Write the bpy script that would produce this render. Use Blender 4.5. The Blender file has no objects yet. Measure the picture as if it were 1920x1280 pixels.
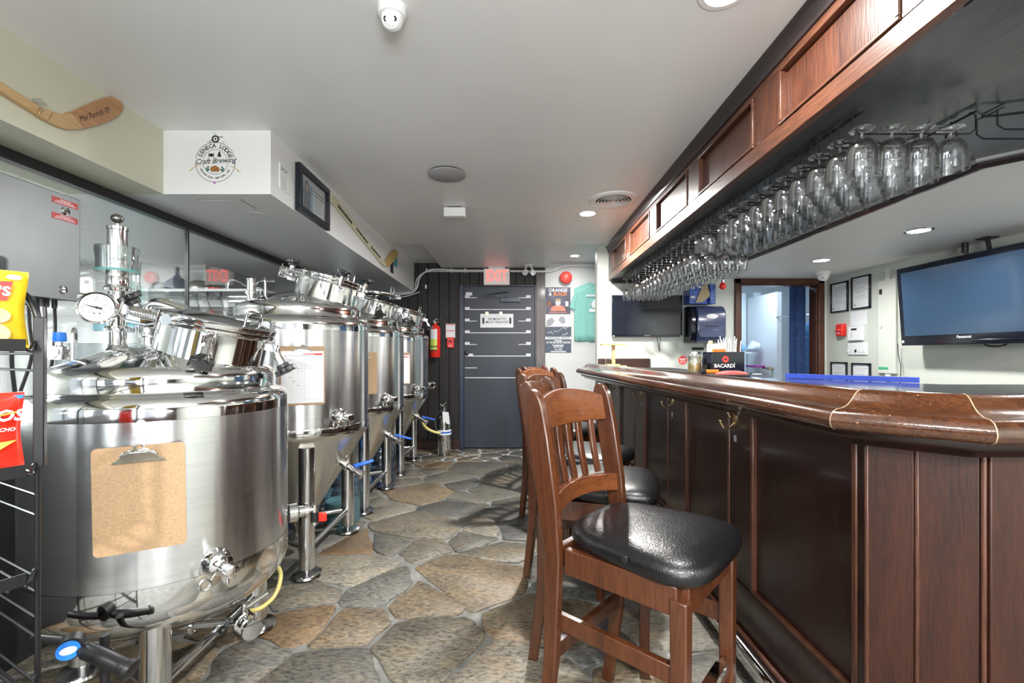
import bpy, bmesh, math, random
from mathutils import Vector, Matrix
R_ = random.Random(7)
D = math.radians
sc = bpy.context.scene
C = sc.collection
# ------------------------------------------------------------------ camera
cam_d = bpy.data.cameras.new('camera'); cam = bpy.data.objects.new('camera', cam_d); C.objects.link(cam)
F_PX, VX, VY, EYE = 855.0, 957.0, 662.0, 1.245
cam_d.sensor_width = 36.0; cam_d.lens = F_PX/1920*36
cam_d.shift_x = (960-VX)/1920; cam_d.shift_y = (VY-640)/1920
cam_d.clip_start = 0.05; cam_d.clip_end = 60
cam.location = (0, 0, EYE); cam.rotation_euler = (D(90), 0, 0)
sc.camera = cam
# ------------------------------------------------------------------ view, world
sc.view_settings.view_transform = 'Standard'; sc.view_settings.look = 'None'
sc.view_settings.gamma = 1; sc.view_settings.use_curve_mapping = False
sc.view_settings.exposure = 1.1
sc.cycles.use_denoising = True
sc.cycles.max_bounces = 10; sc.cycles.transparent_max_bounces = 32
sc.cycles.diffuse_bounces = 4; sc.cycles.glossy_bounces = 5
sc.cycles.caustics_reflective = False; sc.cycles.caustics_refractive = False
sc.cycles.sample_clamp_indirect = 6
w = bpy.data.worlds.new('world'); sc.world = w; w.use_nodes = True
w.node_tree.nodes['Background'].inputs[0].default_value = (0.86, 0.92, 1, 1)
w.node_tree.nodes['Background'].inputs[1].default_value = 0.5
# ------------------------------------------------------------------ lamps
def area(name, loc, size, power, col=(1, .97, .93), rot=(0, 0, 0), shape='DISK', sy=None, spread=180):
    d = bpy.data.lights.new(name, 'AREA'); d.shape = shape; d.size = size
    if sy: d.size_y = sy
    d.energy = power; d.color = col; d.spread = D(spread)
    o = bpy.data.objects.new(name, d); C.objects.link(o); o.location = loc; o.rotation_euler = rot
    return o
POTS_AND_FILLS = [(.615, 3.63, 2.358), (.66, 1.40, 2.358), (.3, -.9, 2.358), (-1.0, -.9, 2.358), (1.9, -.9, 2.358)]  # those behind the camera are unseen, added for bounced fill
BARPOTS = [(2.58, 2.88, 2.02), (2.59, 3.80, 2.02), (2.6, 1.75, 2.02)]
for i, p in enumerate(POTS_AND_FILLS):
    area('pot_and_fill_lamp', (p[0], p[1], p[2]-.006), .11, (60, 13, 48, 48, 48)[i], (1, .98, .95), spread=175)
for p in BARPOTS:
    area('bar_lamp', (p[0], p[1], p[2]-.006), .12, 8.5, (1, .98, .95), spread=165)
area('recess_lamp', (.776, 5.5, 2.412), .1, 2.2, (1, .99, .98), spread=170)
area('storeroom_fill', (-2.95, 2.0, 2.03), .6, 88, (.96, .98, 1), shape='SQUARE')  # unseen fill, added out of view to brighten the store room
area('kitchen_lamp', (2.9, 5.6, 2.2), .6, 9, (.62, .8, 1), shape='SQUARE')
for wx in (-2.0, -.25, 1.5): area('rear_fill_panel', (wx, -3.3, 1.45),   .8, 19, (.93, .96, 1), (D(90), 0, 0), 'RECTANGLE', 1.5)  # unseen panels added behind the camera for fill and streaks on the tanks
area('ceiling_fill', (.45, -1.5, 1.2), .9, 48, (1, .99, .98), (D(155), 0, 0), 'SQUARE')  # unseen upward fill, added to brighten the ceiling
# ------------------------------------------------------------------ pixel helpers (photo frame 1920x1280)
def P(px, py, Y): return Vector(((px-VX)/F_PX*Y, Y, EYE-(py-VY)/F_PX*Y))
def PX(px, py, X): return P(px, py, X*F_PX/(px-VX))
def PZ(px, py, Z): return P(px, py, (EYE-Z)*F_PX/(py-VY))
# ------------------------------------------------------------------ materials
def nn(t, typ, **kw):
    n = t.nodes.new(typ)
    for k, v in kw.items(): setattr(n, k, v)
    return n
def ramp(t, stops):
    r = nn(t, 'ShaderNodeValToRGB'); e = r.color_ramp.elements
    while len(e) < len(stops): e.new(.5)
    for i, (p, c) in enumerate(stops): e[i].position = p; e[i].color = (*c, 1)
    return r
def mat(name, col=(.5, .5, .5), rough=.5, metal=0., spec=None, coat=0, noise=None, bump=None, emit=None, aniso=None, coat_rough=.1):
    """noise=(scale, amount, (sx,sy,sz)), bump=(scale, strength, (sx,sy,sz))"""
    m = bpy.data.materials.new(name); m.use_nodes = True; t = m.node_tree; b = t.nodes['Principled BSDF']
    b.inputs['Base Color'].default_value = (*col, 1); b.inputs['Roughness'].default_value = rough; b.inputs['Metallic'].default_value = metal
    if spec is not None: b.inputs['Specular IOR Level'].default_value = spec
    if coat: b.inputs['Coat Weight'].default_value = coat; b.inputs['Coat Roughness'].default_value = coat_rough
    if emit: b.inputs['Emission Color'].default_value = (*emit[0], 1); b.inputs['Emission Strength'].default_value = emit[1]
    tc = nn(t, 'ShaderNodeTexCoord')
    def tex(scale, st, detail=4):
        mp = nn(t, 'ShaderNodeMapping'); mp.inputs['Scale'].default_value = st
        t.links.new(tc.outputs['Object'], mp.inputs[0])
        n = nn(t, 'ShaderNodeTexNoise'); n.inputs['Scale'].default_value = scale; n.inputs['Detail'].default_value = detail
        t.links.new(mp.outputs[0], n.inputs['Vector']); return n
    if noise:
        n = tex(noise[0], noise[2] if len(noise) > 2 else (1, 1, 1)); a = noise[1]
        r = ramp(t, [(.3, tuple(max(0, c*(1-a)) for c in col)), (.7, tuple(min(1, c*(1+a)) for c in col))])
        t.links.new(n.outputs[0], r.inputs[0]); t.links.new(r.outputs[0], b.inputs['Base Color'])
    if bump:
        n = tex(bump[0], bump[2] if len(bump) > 2 else (1, 1, 1), 3)
        bp = nn(t, 'ShaderNodeBump'); bp.inputs['Strength'].default_value = bump[1]; bp.inputs['Distance'].default_value = .004
        t.links.new(n.outputs[0], bp.inputs['Height']); t.links.new(bp.outputs[0], b.inputs['Normal'])
    if aniso:
        b.inputs['Anisotropic'].default_value = aniso; b.inputs['Anisotropic Rotation'].default_value = .25
        tg = nn(t, 'ShaderNodeTangent'); tg.direction_type = 'RADIAL'; tg.axis = 'Z'; t.links.new(tg.outputs[0], b.inputs['Tangent'])
    return m
def wood(name, c1, c2, rough=.3, axis='Z', scale=9, coat=.3, bump=.25, wear=None, coat_rough=.12):
    m = bpy.data.materials.new(name); m.use_nodes = True; t = m.node_tree; b = t.nodes['Principled BSDF']
    b.inputs['Roughness'].default_value = rough
    if coat: b.inputs['Coat Weight'].default_value = coat; b.inputs['Coat Roughness'].default_value = coat_rough
    tc = nn(t, 'ShaderNodeTexCoord'); mp = nn(t, 'ShaderNodeMapping')
    s = {'X': (.09, 1, 1), 'Y': (1, .09, 1), 'Z': (1, 1, .09)}[axis]
    mp.inputs['Scale'].default_value = s; t.links.new(tc.outputs['Object'], mp.inputs[0])
    n = nn(t, 'ShaderNodeTexNoise'); n.inputs['Scale'].default_value = scale; n.inputs['Detail'].default_value = 5; n.inputs['Distortion'].default_value = .6
    n2 = nn(t, 'ShaderNodeTexNoise'); n2.inputs['Scale'].default_value = scale*14; n2.inputs['Detail'].default_value = 3
    for q in (n, n2): t.links.new(mp.outputs[0], q.inputs['Vector'])
    mx = nn(t, 'ShaderNodeMix'); mx.inputs[0].default_value = .5
    t.links.new(n.outputs[0], mx.inputs[2]); t.links.new(n2.outputs[0], mx.inputs[3])
    r = ramp(t, [(.36, c1), (.64, c2)]); t.links.new(mx.outputs[0], r.inputs[0])
    src = r.outputs[0]
    if wear:
        n3 = nn(t, 'ShaderNodeTexNoise'); n3.inputs['Scale'].default_value = wear[0]; n3.inputs['Detail'].default_value = 6
        t.links.new(tc.outputs['Object'], n3.inputs['Vector'])
        r3 = ramp(t, [(wear[2], (0, 0, 0)), (wear[2]+.03, (1, 1, 1))]); t.links.new(n3.outputs[0], r3.inputs[0])
        m3 = nn(t, 'ShaderNodeMix', data_type='RGBA'); t.links.new(r3.outputs[0], m3.inputs[0])
        t.links.new(src, m3.inputs[6]); m3.inputs[7].default_value = (*wear[1], 1); src = m3.outputs[2]
    t.links.new(src, b.inputs['Base Color'])
    bp = nn(t, 'ShaderNodeBump'); bp.inputs['Strength'].default_value = bump; bp.inputs['Distance'].default_value = .003
    t.links.new(mx.outputs[0], bp.inputs['Height']); t.links.new(bp.outputs[0], b.inputs['Normal'])
    return m
def thin_glass(name, tint=(1, 1, 1), edge=.75, base=.05, rough=.02):
    m = bpy.data.materials.new(name); m.use_nodes = True; t = m.node_tree
    t.nodes.remove(t.nodes['Principled BSDF']); out = t.nodes['Material Output']
    tr = nn(t, 'ShaderNodeBsdfTransparent'); tr.inputs[0].default_value = (*tint, 1)
    gl = nn(t, 'ShaderNodeBsdfGlossy'); gl.inputs['Roughness'].default_value = rough; gl.inputs['Color'].default_value = (1, 1, 1, 1)
    lw = nn(t, 'ShaderNodeLayerWeight'); lw.inputs[0].default_value = .35
    mr = nn(t, 'ShaderNodeMapRange'); mr.inputs[3].default_value = base; mr.inputs[4].default_value = edge
    t.links.new(lw.outputs['Fresnel'], mr.inputs[0])
    mx = nn(t, 'ShaderNodeMixShader'); t.links.new(mr.outputs[0], mx.inputs[0]); t.links.new(tr.outputs[0], mx.inputs[1]); t.links.new(gl.outputs[0], mx.inputs[2])
    t.links.new(mx.outputs[0], out.inputs[0]); return m
def stone_mat():
    m = bpy.data.materials.new('flagstone'); m.use_nodes = True; t = m.node_tree; b = t.nodes['Principled BSDF']
    oi = nn(t, 'ShaderNodeObjectInfo'); tc = nn(t, 'ShaderNodeTexCoord')
    base = ramp(t, [(0, (.135, .132, .115)), (.2, (.18, .163, .13)), (.38, (.15, .147, .13)), (.52, (.2, .16, .11)), (.66, (.10, .10, .094)), (.8, (.25, .228, .185)), (.93, (.2, .138, .08))])
    base.color_ramp.interpolation = 'CONSTANT'
    t.links.new(oi.outputs['Random'], base.inputs[0])
    n = nn(t, 'ShaderNodeTexNoise'); n.inputs['Scale'].default_value = 5.5; n.inputs['Detail'].default_value = 8; n.inputs['Roughness'].default_value = .65; n.inputs['Distortion'].default_value = .8
    n2 = nn(t, 'ShaderNodeTexNoise'); n2.inputs['Scale'].default_value = 52; n2.inputs['Detail'].default_value = 9; n2.inputs['Roughness'].default_value = .78
    mp = nn(t, 'ShaderNodeMapping'); mp.inputs['Rotation'].default_value = (0, 0, .5); mp.inputs['Scale'].default_value = (.6, 1.3, 1)
    t.links.new(tc.outputs['Object'], mp.inputs[0])
    t.links.new(mp.outputs[0], n.inputs['Vector']); t.links.new(mp.outputs[0], n2.inputs['Vector'])
    r1 = ramp(t, [(.32, (.55, .57, .58)), (.5, (1, 1, 1)), (.68, (1.2, 1.0, .76))]); t.links.new(n.outputs[0], r1.inputs[0])
    mx = nn(t, 'ShaderNodeMix', data_type='RGBA', blend_type='MULTIPLY'); mx.inputs[0].default_value = .85
    t.links.new(base.outputs[0], mx.inputs[6]); t.links.new(r1.outputs[0], mx.inputs[7])
    r2 = ramp(t, [(.39, (.16, .155, .15)), (.5, (.8, .8, .78)), (.66, (1.4, 1.35, 1.25))]); t.links.new(n2.outputs[0], r2.inputs[0])
    mx2 = nn(t, 'ShaderNodeMix', data_type='RGBA', blend_type='MULTIPLY'); mx2.inputs[0].default_value = .75
    mx2.inputs[0].default_value = .9; t.links.new(mx.outputs[2], mx2.inputs[6]); t.links.new(r2.outputs[0], mx2.inputs[7])
    t.links.new(mx2.outputs[2], b.inputs['Base Color'])
    b.inputs['Roughness'].default_value = .34
    bp = nn(t, 'ShaderNodeBump'); bp.inputs['Strength'].default_value = .5; bp.inputs['Distance'].default_value = .006
    ad = nn(t, 'ShaderNodeMath', operation='ADD'); t.links.new(n.outputs[0], ad.inputs[0]); t.links.new(n2.outputs[0], ad.inputs[1])
    t.links.new(ad.outputs[0], bp.inputs['Height']); t.links.new(bp.outputs[0], b.inputs['Normal'])
    return m
M = dict(
    ceiling=mat('ceiling paint', (.78, .785, .78), .42, noise=(1.3, .03), bump=(30, .05)),
    white=mat('white paint', (.78, .785, .775), .5, noise=(2, .02)),
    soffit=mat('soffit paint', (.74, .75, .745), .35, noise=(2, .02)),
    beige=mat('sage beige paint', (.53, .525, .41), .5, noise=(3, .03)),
    sage=mat('pale sage paint', (.6, .63, .57), .5, noise=(2, .02)),
    grey=mat('grey paint', (.36, .38, .37), .5),
    dark=mat('charcoal paint', (.01, .01, .011), .6),
    grout=mat('grey mortar', (.15, .15, .138), .6, noise=(14, .3), bump=(60, .6)),
    pale_grout=mat('pale mortar', (.45, .45, .44), .5, noise=(14, .2), bump=(60, .6)),
    stone=stone_mat(),
    plank=wood('black brown plank', (.005, .0038, .0035), (.015, .0115, .0105), .6, 'Z', 5, 0, .5, wear=(26, (.35, .33, .3), .74)),
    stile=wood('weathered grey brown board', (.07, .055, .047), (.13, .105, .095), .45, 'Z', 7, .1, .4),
    doorblue=mat('slate blue door paint', (.024, .03, .044), .45, noise=(3, .2, (1, 1, .3))),
    frameblue=mat('navy frame paint', (.022, .03, .06), .3),
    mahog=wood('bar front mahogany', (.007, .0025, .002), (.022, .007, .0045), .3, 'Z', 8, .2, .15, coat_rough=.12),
    mahog_warm=wood('warm mahogany', (.015, .0034, .0014), (.042, .0105, .0042), .45, 'Z', 14, .0, .25),
    trimw=wood('worn mahogany trim', (.03, .010, .006), (.105, .04, .022), .34, 'Z', 10, .1, .2),
    rail=wood('lacquered bar rail', (.022, .008, .004), (.088, .032, .013), .16, 'Y', 12, .8, .22, coat_rough=.07, wear=(60, (.42, .27, .16), .70)),
    oak=wood('canopy oak', (.025, .008, .005), (.085, .027, .012), .36, 'Z', 12, .15, .5, coat_rough=.2),
    oakrail=wood('canopy oak rail', (.04, .013, .007), (.115, .042, .02), .36, 'Y', 12, .12, .3, coat_rough=.2),
    blackoak=wood('black stained oak', (.008, .008, .01), (.028, .03, .036), .3, 'Y', 6, .5, .8, coat_rough=.25),
    crown=wood('dark crown', (.012, .008, .008), (.03, .02, .02), .35, 'Y', 8, .2, .2),
    stool=wood('stool maple cherry', (.045, .0135, .0055), (.092, .029, .0105), .27, 'Z', 11, .35, .12, wear=(34, (.5, .28, .12), .735)),
    stool_rail=wood('stool rail cherry', (.07, .02, .0075), (.14, .046, .016), .25, 'Y', 9, .4, .1),
    stool_dark=wood('stool dark brown', (.05, .017, .009), (.1, .034, .017), .32, 'Z', 7, .3, .12),
    vinyl=mat('black vinyl', (.004, .004, .005), .3, coat=.15, bump=(190, .35), coat_rough=.15),
    steel=mat('brushed stainless', (.72, .73, .735), .21, 1, aniso=.85, noise=(3, .06, (.2, .2, 26))),
    steel_cone=mat('satin stainless cone', (.6, .585, .54), .24, 1, noise=(3, .06)),
    polish=mat('polished stainless', (.77, .775, .77), .07, 1),
    tube=mat('stainless tube', (.68, .68, .68), .16, 1),
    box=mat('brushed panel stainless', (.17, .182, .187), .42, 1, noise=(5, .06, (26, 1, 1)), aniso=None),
    chrome=mat('chrome', (.82, .82, .82), .06, 1),
    clipsteel=mat('pale clip steel', (.66, .62, .5), .15, 1),
    brass=mat('brass', (.62, .47, .26), .25, 1),
    black=mat('black plastic', (.012, .012, .013), .35),
    blackmetal=mat('black powder coat', (.005, .005, .006), .35),
    wire=mat('black wire', (.02, .02, .022), .3, .4),
    rubber=mat('black rubber', (.012, .012, .012), .6),
    blue=mat('blue lever', (.02, .12, .55), .35),
    red=mat('red', (.75, .03, .02), .35),
    redbell=mat('red bell', (.78, .07, .05), .4),
    mdf=mat('brown hardboard', (.37, .24, .13), .55, noise=(160, .16), bump=(200, .1)),
    paper=mat('white paper', (.82, .83, .85), .6),
    ink=mat('black ink', (.02, .02, .022), .6),
    inkgrey=mat('grey ink', (.35, .36, .38), .6),
    goblet=thin_glass('clear glassware', (.99, .995, 1), .8, .02),
    pane=thin_glass('window pane', (.95, .97, .965), .45, .03, .01),
    cupglass=thin_glass('clear cup', (.95, .98, .98), .85, .1),
    jug=thin_glass('blue carboy plastic', (.5, .68, .9), .6, .12, .1),
    lens=mat('lamp lens', (1, 1, 1), .4, emit=((1, .98, .95), 22)),
    tv=mat('tv screen', (.012, .014, .022), .09, coat=.4, coat_rough=.03),
    tvblue=mat('plasma screen', (.03, .062, .115), .2, coat=.3, coat_rough=.06),
    tvframe=mat('gloss black frame', (.006, .008, .016), .1),
    teal=mat('mint cotton', (.24, .54, .48), .85, bump=(80, .2)),
    dispenser=mat('smoky blue plastic', (.045, .06, .14), .2, coat=.4),
    honey=mat('honey yellow', (.6, .42, .16), .35),
    pine=mat('pale pine', (.55, .36, .14), .5, noise=(9, .15, (1, 1, 8))),
    ash=wood('ash stick', (.42, .26, .11), (.56, .38, .19), .4, 'Y', 9, .15, .1),
    ashred=wood('red ash blade', (.3, .14, .055), (.46, .25, .12), .4, 'Y', 9, .15, .1),
    cream=mat('cream stick', (.62, .6, .42), .45),
    kitchen=mat('cool white wall', (.72, .8, .86), .5),
    navy=mat('navy cloth', (.03, .07, .2), .8, noise=(30, .3)),
    yellow=mat('yellow foil', (.8, .55, .02), .3, coat=.4, noise=(12, .18)),
    redfoil=mat('red foil', (.72, .03, .015), .25, coat=.5, noise=(12, .2)),
    chip=mat('potato crisp', (.78, .52, .2), .6, noise=(30, .25)),
    corn=mat('corn chip', (.75, .35, .05), .6, noise=(60, .3)),
    green=mat('green tape', (.05, .45, .2), .5),
    limelabel=mat('lime label', (.62, .72, .12), .5),
    orange=mat('orange', (.85, .22, .02), .45),
    khaki=mat('kraft towel', (.45, .37, .22), .7),
    bluepack=mat('blue pack', (.05, .12, .45), .3, coat=.4, noise=(26, .6)),
    hose=mat('yellow clear hose', (.62, .52, .18), .25),
    bulb=mat('red bulb glass', (.85, .02, .02), .12, coat=.6),
    blueglow=mat('blue plastic tape', (.05, .1, .6), .35),
    exitface=mat('exit face', (.6, .58, .57), .5, emit=((1, .8, .75), .1)),
    exitred=mat('exit letters', (.9, .1, .08), .5, emit=((1, .2, .17), .7)),
    greenliq=mat('pale green fluid', (.42, .55, .36), .3),
    magenta=mat('magenta ink', (.4, .05, .35), .6),
    skyblue=mat('sky blue print', (.18, .4, .62), .55),
    skin=mat('tan print', (.6, .4, .3), .6),
    navyprint=mat('navy print', (.04, .06, .12), .55),
    slate=mat('slate print', (.07, .09, .13), .55),
    coral=mat('coral print', (.8, .25, .17), .55),
    brownprint=mat('brown print', (.3, .12, .03), .6),
    gauge=mat('gauge face', (.75, .76, .7), .4),
    bottleblue=mat('bottle blue', (.02, .2, .75), .4),
)
# ------------------------------------------------------------------ mesh builder
class MB:
    def __init__(s): s.v = []; s.f = []
    def add(s, vs, fs, X=None):
        n = len(s.v)
        for p in vs:
            p = Vector(p); s.v.append(X @ p if X is not None else p)
        s.f += [tuple(i+n for i in f) for f in fs]; return s
    def box(s, a, b, X=None):
        x0, x1 = sorted((a[0], b[0])); y0, y1 = sorted((a[1], b[1])); z0, z1 = sorted((a[2], b[2]))
        return s.add([(x0, y0, z0), (x1, y0, z0), (x1, y1, z0), (x0, y1, z0), (x0, y0, z1), (x1, y0, z1), (x1, y1, z1), (x0, y1, z1)],
                     [(3, 2, 1, 0), (4, 5, 6, 7), (0, 1, 5, 4), (1, 2, 6, 5), (2, 3, 7, 6), (3, 0, 4, 7)], X)
    def prism(s, poly, z0, z1, X=None):
        n = len(poly)
        a = sum(poly[i][0]*poly[(i+1) % n][1]-poly[(i+1) % n][0]*poly[i][1] for i in range(n))
        if a < 0: poly = poly[::-1]
        vs = [(p[0], p[1], z0) for p in poly]+[(p[0], p[1], z1) for p in poly]
        return s.add(vs, [tuple(range(n-1, -1, -1)), tuple(range(n, 2*n))]+[(i, (i+1) % n, (i+1) % n+n, i+n) for i in range(n)], X)
    def lathe(s, prof, c=(0, 0, 0), n=32, X=None, cap0=True, cap1=True):
        vs = []; fs = []; rings = []
        for r, z in prof:
            if r < 1e-6: rings.append([len(vs)]); vs.append((c[0], c[1], c[2]+z))
            else:
                rings.append(list(range(len(vs), len(vs)+n)))
                vs += [(c[0]+r*math.cos(2*math.pi*k/n), c[1]+r*math.sin(2*math.pi*k/n), c[2]+z) for k in range(n)]
        for a, b in zip(rings, rings[1:]):
            for k in range(n):
                q = [a[k % len(a)], a[(k+1) % len(a)], b[(k+1) % len(b)], b[k % len(b)]]
                f = tuple(dict.fromkeys(q))
                if len(f) > 2: fs.append(f)
        if cap0 and len(rings[0]) > 1: fs.append(tuple(rings[0][::-1]))
        if cap1 and len(rings[-1]) > 1: fs.append(tuple(rings[-1]))
        return s.add(vs, fs, X)
    def cyl(s, a, b, r, r2=None, n=20):
        a, b = Vector(a), Vector(b); d = b-a
        X = Matrix.Translation(a) @ d.to_track_quat('Z', 'Y').to_matrix().to_4x4()
        return s.lathe([(r, 0), (r if r2 is None else r2, d.length)], n=n, X=X)
    def ax(s, prof, a, d, n=20):
        """lathe profile along direction d from a"""
        X = Matrix.Translation(Vector(a)) @ Vector(d).to_track_quat('Z', 'Y').to_matrix().to_4x4()
        return s.lathe(prof, n=n, X=X)
    def tube(s, pts, r, n=8, closed=False, smooth=0):
        pts = [Vector(p) for p in pts]
        for _ in range(smooth):
            q = [] if closed else [pts[0]]
            m = len(pts)
            for i in range(m if closed else m-1):
                a, b = pts[i], pts[(i+1) % m]; q += [a*.75+b*.25, a*.25+b*.75]
            if not closed: q.append(pts[-1])
            pts = q
        m = len(pts); vs = []; fs = []; up = None
        for i, p in enumerate(pts):
            t = (pts[(i+1) % m]-pts[i-1]) if closed else (pts[min(i+1, m-1)]-pts[max(i-1, 0)])
            t = t.normalized() if t.length > 1e-9 else Vector((0, 0, 1))
            if up is None: up = Vector((0, 0, 1)) if abs(t.z) < .9 else Vector((1, 0, 0))
            u = up-t*up.dot(t)
            if u.length < 1e-6: u = t.orthogonal()
            u.normalize(); up = u; wv = t.cross(u)
            vs += [p+(u*math.cos(2*math.pi*k/n)+wv*math.sin(2*math.pi*k/n))*r for k in range(n)]
        for i in range(m if closed else m-1):
            a, b = i*n, ((i+1) % m)*n
            fs += [(a+k, a+(k+1) % n, b+(k+1) % n, b+k) for k in range(n)]
        if not closed: fs += [tuple(range(n-1, -1, -1)), tuple(range((m-1)*n, m*n))]
        return s.add(vs, fs)
    def loft(s, rings, cap=True):
        n = len(rings[0]); vs = [p for r in rings for p in r]; fs = []
        for i in range(len(rings)-1):
            fs += [(i*n+k, i*n+(k+1) % n, (i+1)*n+(k+1) % n, (i+1)*n+k) for k in range(n)]
        if cap: fs += [tuple(range(n-1, -1, -1)), tuple(range((len(rings)-1)*n, len(rings)*n))]
        return s.add(vs, fs)
    def sphere(s, c, r, n=16, sq=(1, 1, 1)):
        k = n//2
        return s.lathe([(r*math.sin(math.pi*i/k), -r*math.cos(math.pi*i/k)) for i in range(k+1)], n=n,
                       X=Matrix.Translation(Vector(c)) @ Matrix.Diagonal((*sq, 1)))
def worigin(o):
    v = Vector((0, 0, 0))
    while o is not None: v += o.location; o = o.parent
    return v
def setp(o, label=None, cat=None, group=None, kind=None):
    if label: o['label'] = label
    if cat: o['category'] = cat
    if group: o['group'] = group
    if kind: o['kind'] = kind
    return o
def obj(name, mb, m, parent=None, label=None, cat=None, group=None, kind=None, bev=0, ang=38, seg=2):
    me = bpy.data.meshes.new(name); me.from_pydata([tuple(v) for v in mb.v], [], mb.f)
    bm = bmesh.new(); bm.from_mesh(me); bmesh.ops.recalc_face_normals(bm, faces=bm.faces[:]); bm.to_mesh(me); bm.free()
    for ms in (m if isinstance(m, (list, tuple)) else [m]): me.materials.append(ms)
    for p in me.polygons: p.use_smooth = True
    me.set_sharp_from_angle(angle=D(ang))
    o = bpy.data.objects.new(name, me); C.objects.link(o)
    if parent is not None: o.parent = parent; o.location = -worigin(parent)
    if bev:
        b = o.modifiers.new('bevel', 'BEVEL'); b.width = bev; b.segments = seg; b.limit_method = 'ANGLE'; b.angle_limit = D(40)
    return setp(o, label, cat, group, kind)
def top(name, mb, m, label, cat, group=None, kind=None, base=None, **kw):
    """a one-mesh thing: origin moved to its base"""
    vs = mb.v; lo = Vector([min(v[i] for v in vs) for i in range(3)]); hi = Vector([max(v[i] for v in vs) for i in range(3)])
    b = Vector(base) if base else Vector(((lo.x+hi.x)/2, (lo.y+hi.y)/2, lo.z))
    mb.v = [v-b for v in vs]
    o = obj(name, mb, m, None, label, cat, group, kind, **kw); o.location = b; return o
def struct(name, mb, m, parent=None, **kw):
    return obj(name, mb, m, parent, kind='structure' if parent is None else None, **kw)
def thing(name, label, cat, loc=(0, 0, 0), group=None):
    o = bpy.data.objects.new(name, None); C.objects.link(o); o.location = loc; o.empty_display_size = .1
    return setp(o, label, cat, group)
def dup(o, parent=None):
    c = o.copy(); C.objects.link(c)
    if parent is not None: c.parent = parent
    for ch in list(o.children): dup(ch, c)
    return c
def frame(o, right, up):
    r = Vector(right).normalized(); u = Vector(up); u = (u-r*u.dot(r)).normalized(); n = r.cross(u)
    X = Matrix.Identity(4)
    for i in range(3): X[i][0] = r[i]; X[i][1] = u[i]; X[i][2] = n[i]; X[i][3] = o[i]
    return X
_tc = {}
def text_geo(body, size, X, align='CENTER', shear=0, ext=.0004, wide=1.0, bold=0):
    """lettering as mesh data in an MB (converted from a text curve)"""
    key = (body, align, shear, bold)
    if key not in _tc:
        cu = bpy.data.curves.new('t', 'FONT'); cu.body = body; cu.size = 1; cu.align_x = align; cu.align_y = 'CENTER'; cu.shear = shear; cu.offset = bold
        cu.resolution_u = 2; o = bpy.data.objects.new('t', cu); C.objects.link(o)
        bpy.context.view_layer.update()
        me = bpy.data.meshes.new_from_object(o.evaluated_get(bpy.context.evaluated_depsgraph_get()))
        _tc[key] = ([v.co.copy() for v in me.vertices], [tuple(p.vertices) for p in me.polygons])
        bpy.data.objects.remove(o); bpy.data.curves.remove(cu); bpy.data.meshes.remove(me)
    vs, fs = _tc[key]
    return MB().add([(v.x*size*wide, v.y*size, ext) for v in vs], fs, X)
def merge(*mbs):
    r = MB()
    for m in mbs: r.add(m.v, m.f)
    return r
def text(name, body, size, X, m, parent, **kw):
    return obj(name, text_geo(body, size, X, **kw), m, parent)
def arc_text(body, rad, a0, a1, size, X, inner=False):
    r = MB(); n = len(body)
    for i, ch in enumerate(body):
        if ch == ' ': continue
        a = a0+(a1-a0)*(i/(n-1))
        c, s = math.cos(a), math.sin(a)
        up = Vector((c, s, 0))*(-1 if inner else 1); rt = Vector((up.y, -up.x, 0))
        g = text_geo(ch, size, X @ frame(Vector((c*rad, s*rad, 0)), rt, up), bold=.02)
        r.add(g.v, g.f)
    return r
def flat(poly, X, t=.0006, z=0): return MB().prism([(p[0], p[1]) for p in poly], z, z+t, X)
def rect(x0, y0, x1, y1, X, t=.0006, z=0): return MB().box((x0, y0, z), (x1, y1, z+t), X)
def ring(r0, r1, X, n=48, t=.0006, z=0):
    return MB().lathe([(r0, z), (r1, z), (r1, z+t), (r0, z+t), (r0, z)], n=n, X=X, cap0=False, cap1=False)
def disc(r, X, n=40, t=.0006, z=0, c=(0, 0)): return MB().lathe([(r, z), (r, z+t)], c=(c[0], c[1], 0), n=n, X=X)
def rrect(x0, y0, x1, y1, r, k=4):
    p = []
    for cx, cy, a in ((x1-r, y1-r, 0), (x0+r, y1-r, 90), (x0+r, y0+r, 180), (x1-r, y0+r, 270)):
        p += [(cx+r*math.cos(D(a+90*i/k)), cy+r*math.sin(D(a+90*i/k))) for i in range(k+1)]
    return p
def offs(path, i, s):
    """path point i moved s inward (to the left-hand outward normal's opposite), mitred"""
    p = [Vector((*q, 0)) for q in path]
    def nr(a, b): d = (b-a).normalized(); return Vector((d.y, -d.x, 0))
    if i == 0: n = nr(p[0], p[1]); return p[0]-n*s
    if i == len(p)-1: n = nr(p[-2], p[-1]); return p[-1]-n*s
    n1, n2 = nr(p[i-1], p[i]), nr(p[i], p[i+1]); b = (n1+n2).normalized()
    return p[i]-b*(s/max(.3, b.dot(n1)))
def sweep(path, prof, i0=0, i1=None, gap=0):
    i1 = len(path)-1 if i1 is None else i1
    rings = []
    for i in range(i0, i1+1):
        rings.append([Vector((offs(path, i, s).x, offs(path, i, s).y, z)) for s, z in prof])
    if gap:
        rings[0] = [a+(b-a).normalized()*gap for a, b in zip(rings[0], rings[1])]
        rings[-1] = [a+(b-a).normalized()*gap for a, b in zip(rings[-1], rings[-2])]
    return MB().loft(rings)
# ================================================================== THE SETTING
YE, ZC, ZR, ZS, ZB = 5.95, 2.358, 2.421, 2.04, 2.02     # end wall, ceiling, recess, soffit underside, bar ceiling
def BX(x0, y0, z0, x1, y1, z1): return MB().box((x0, y0, z0), (x1, y1, z1))
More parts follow.
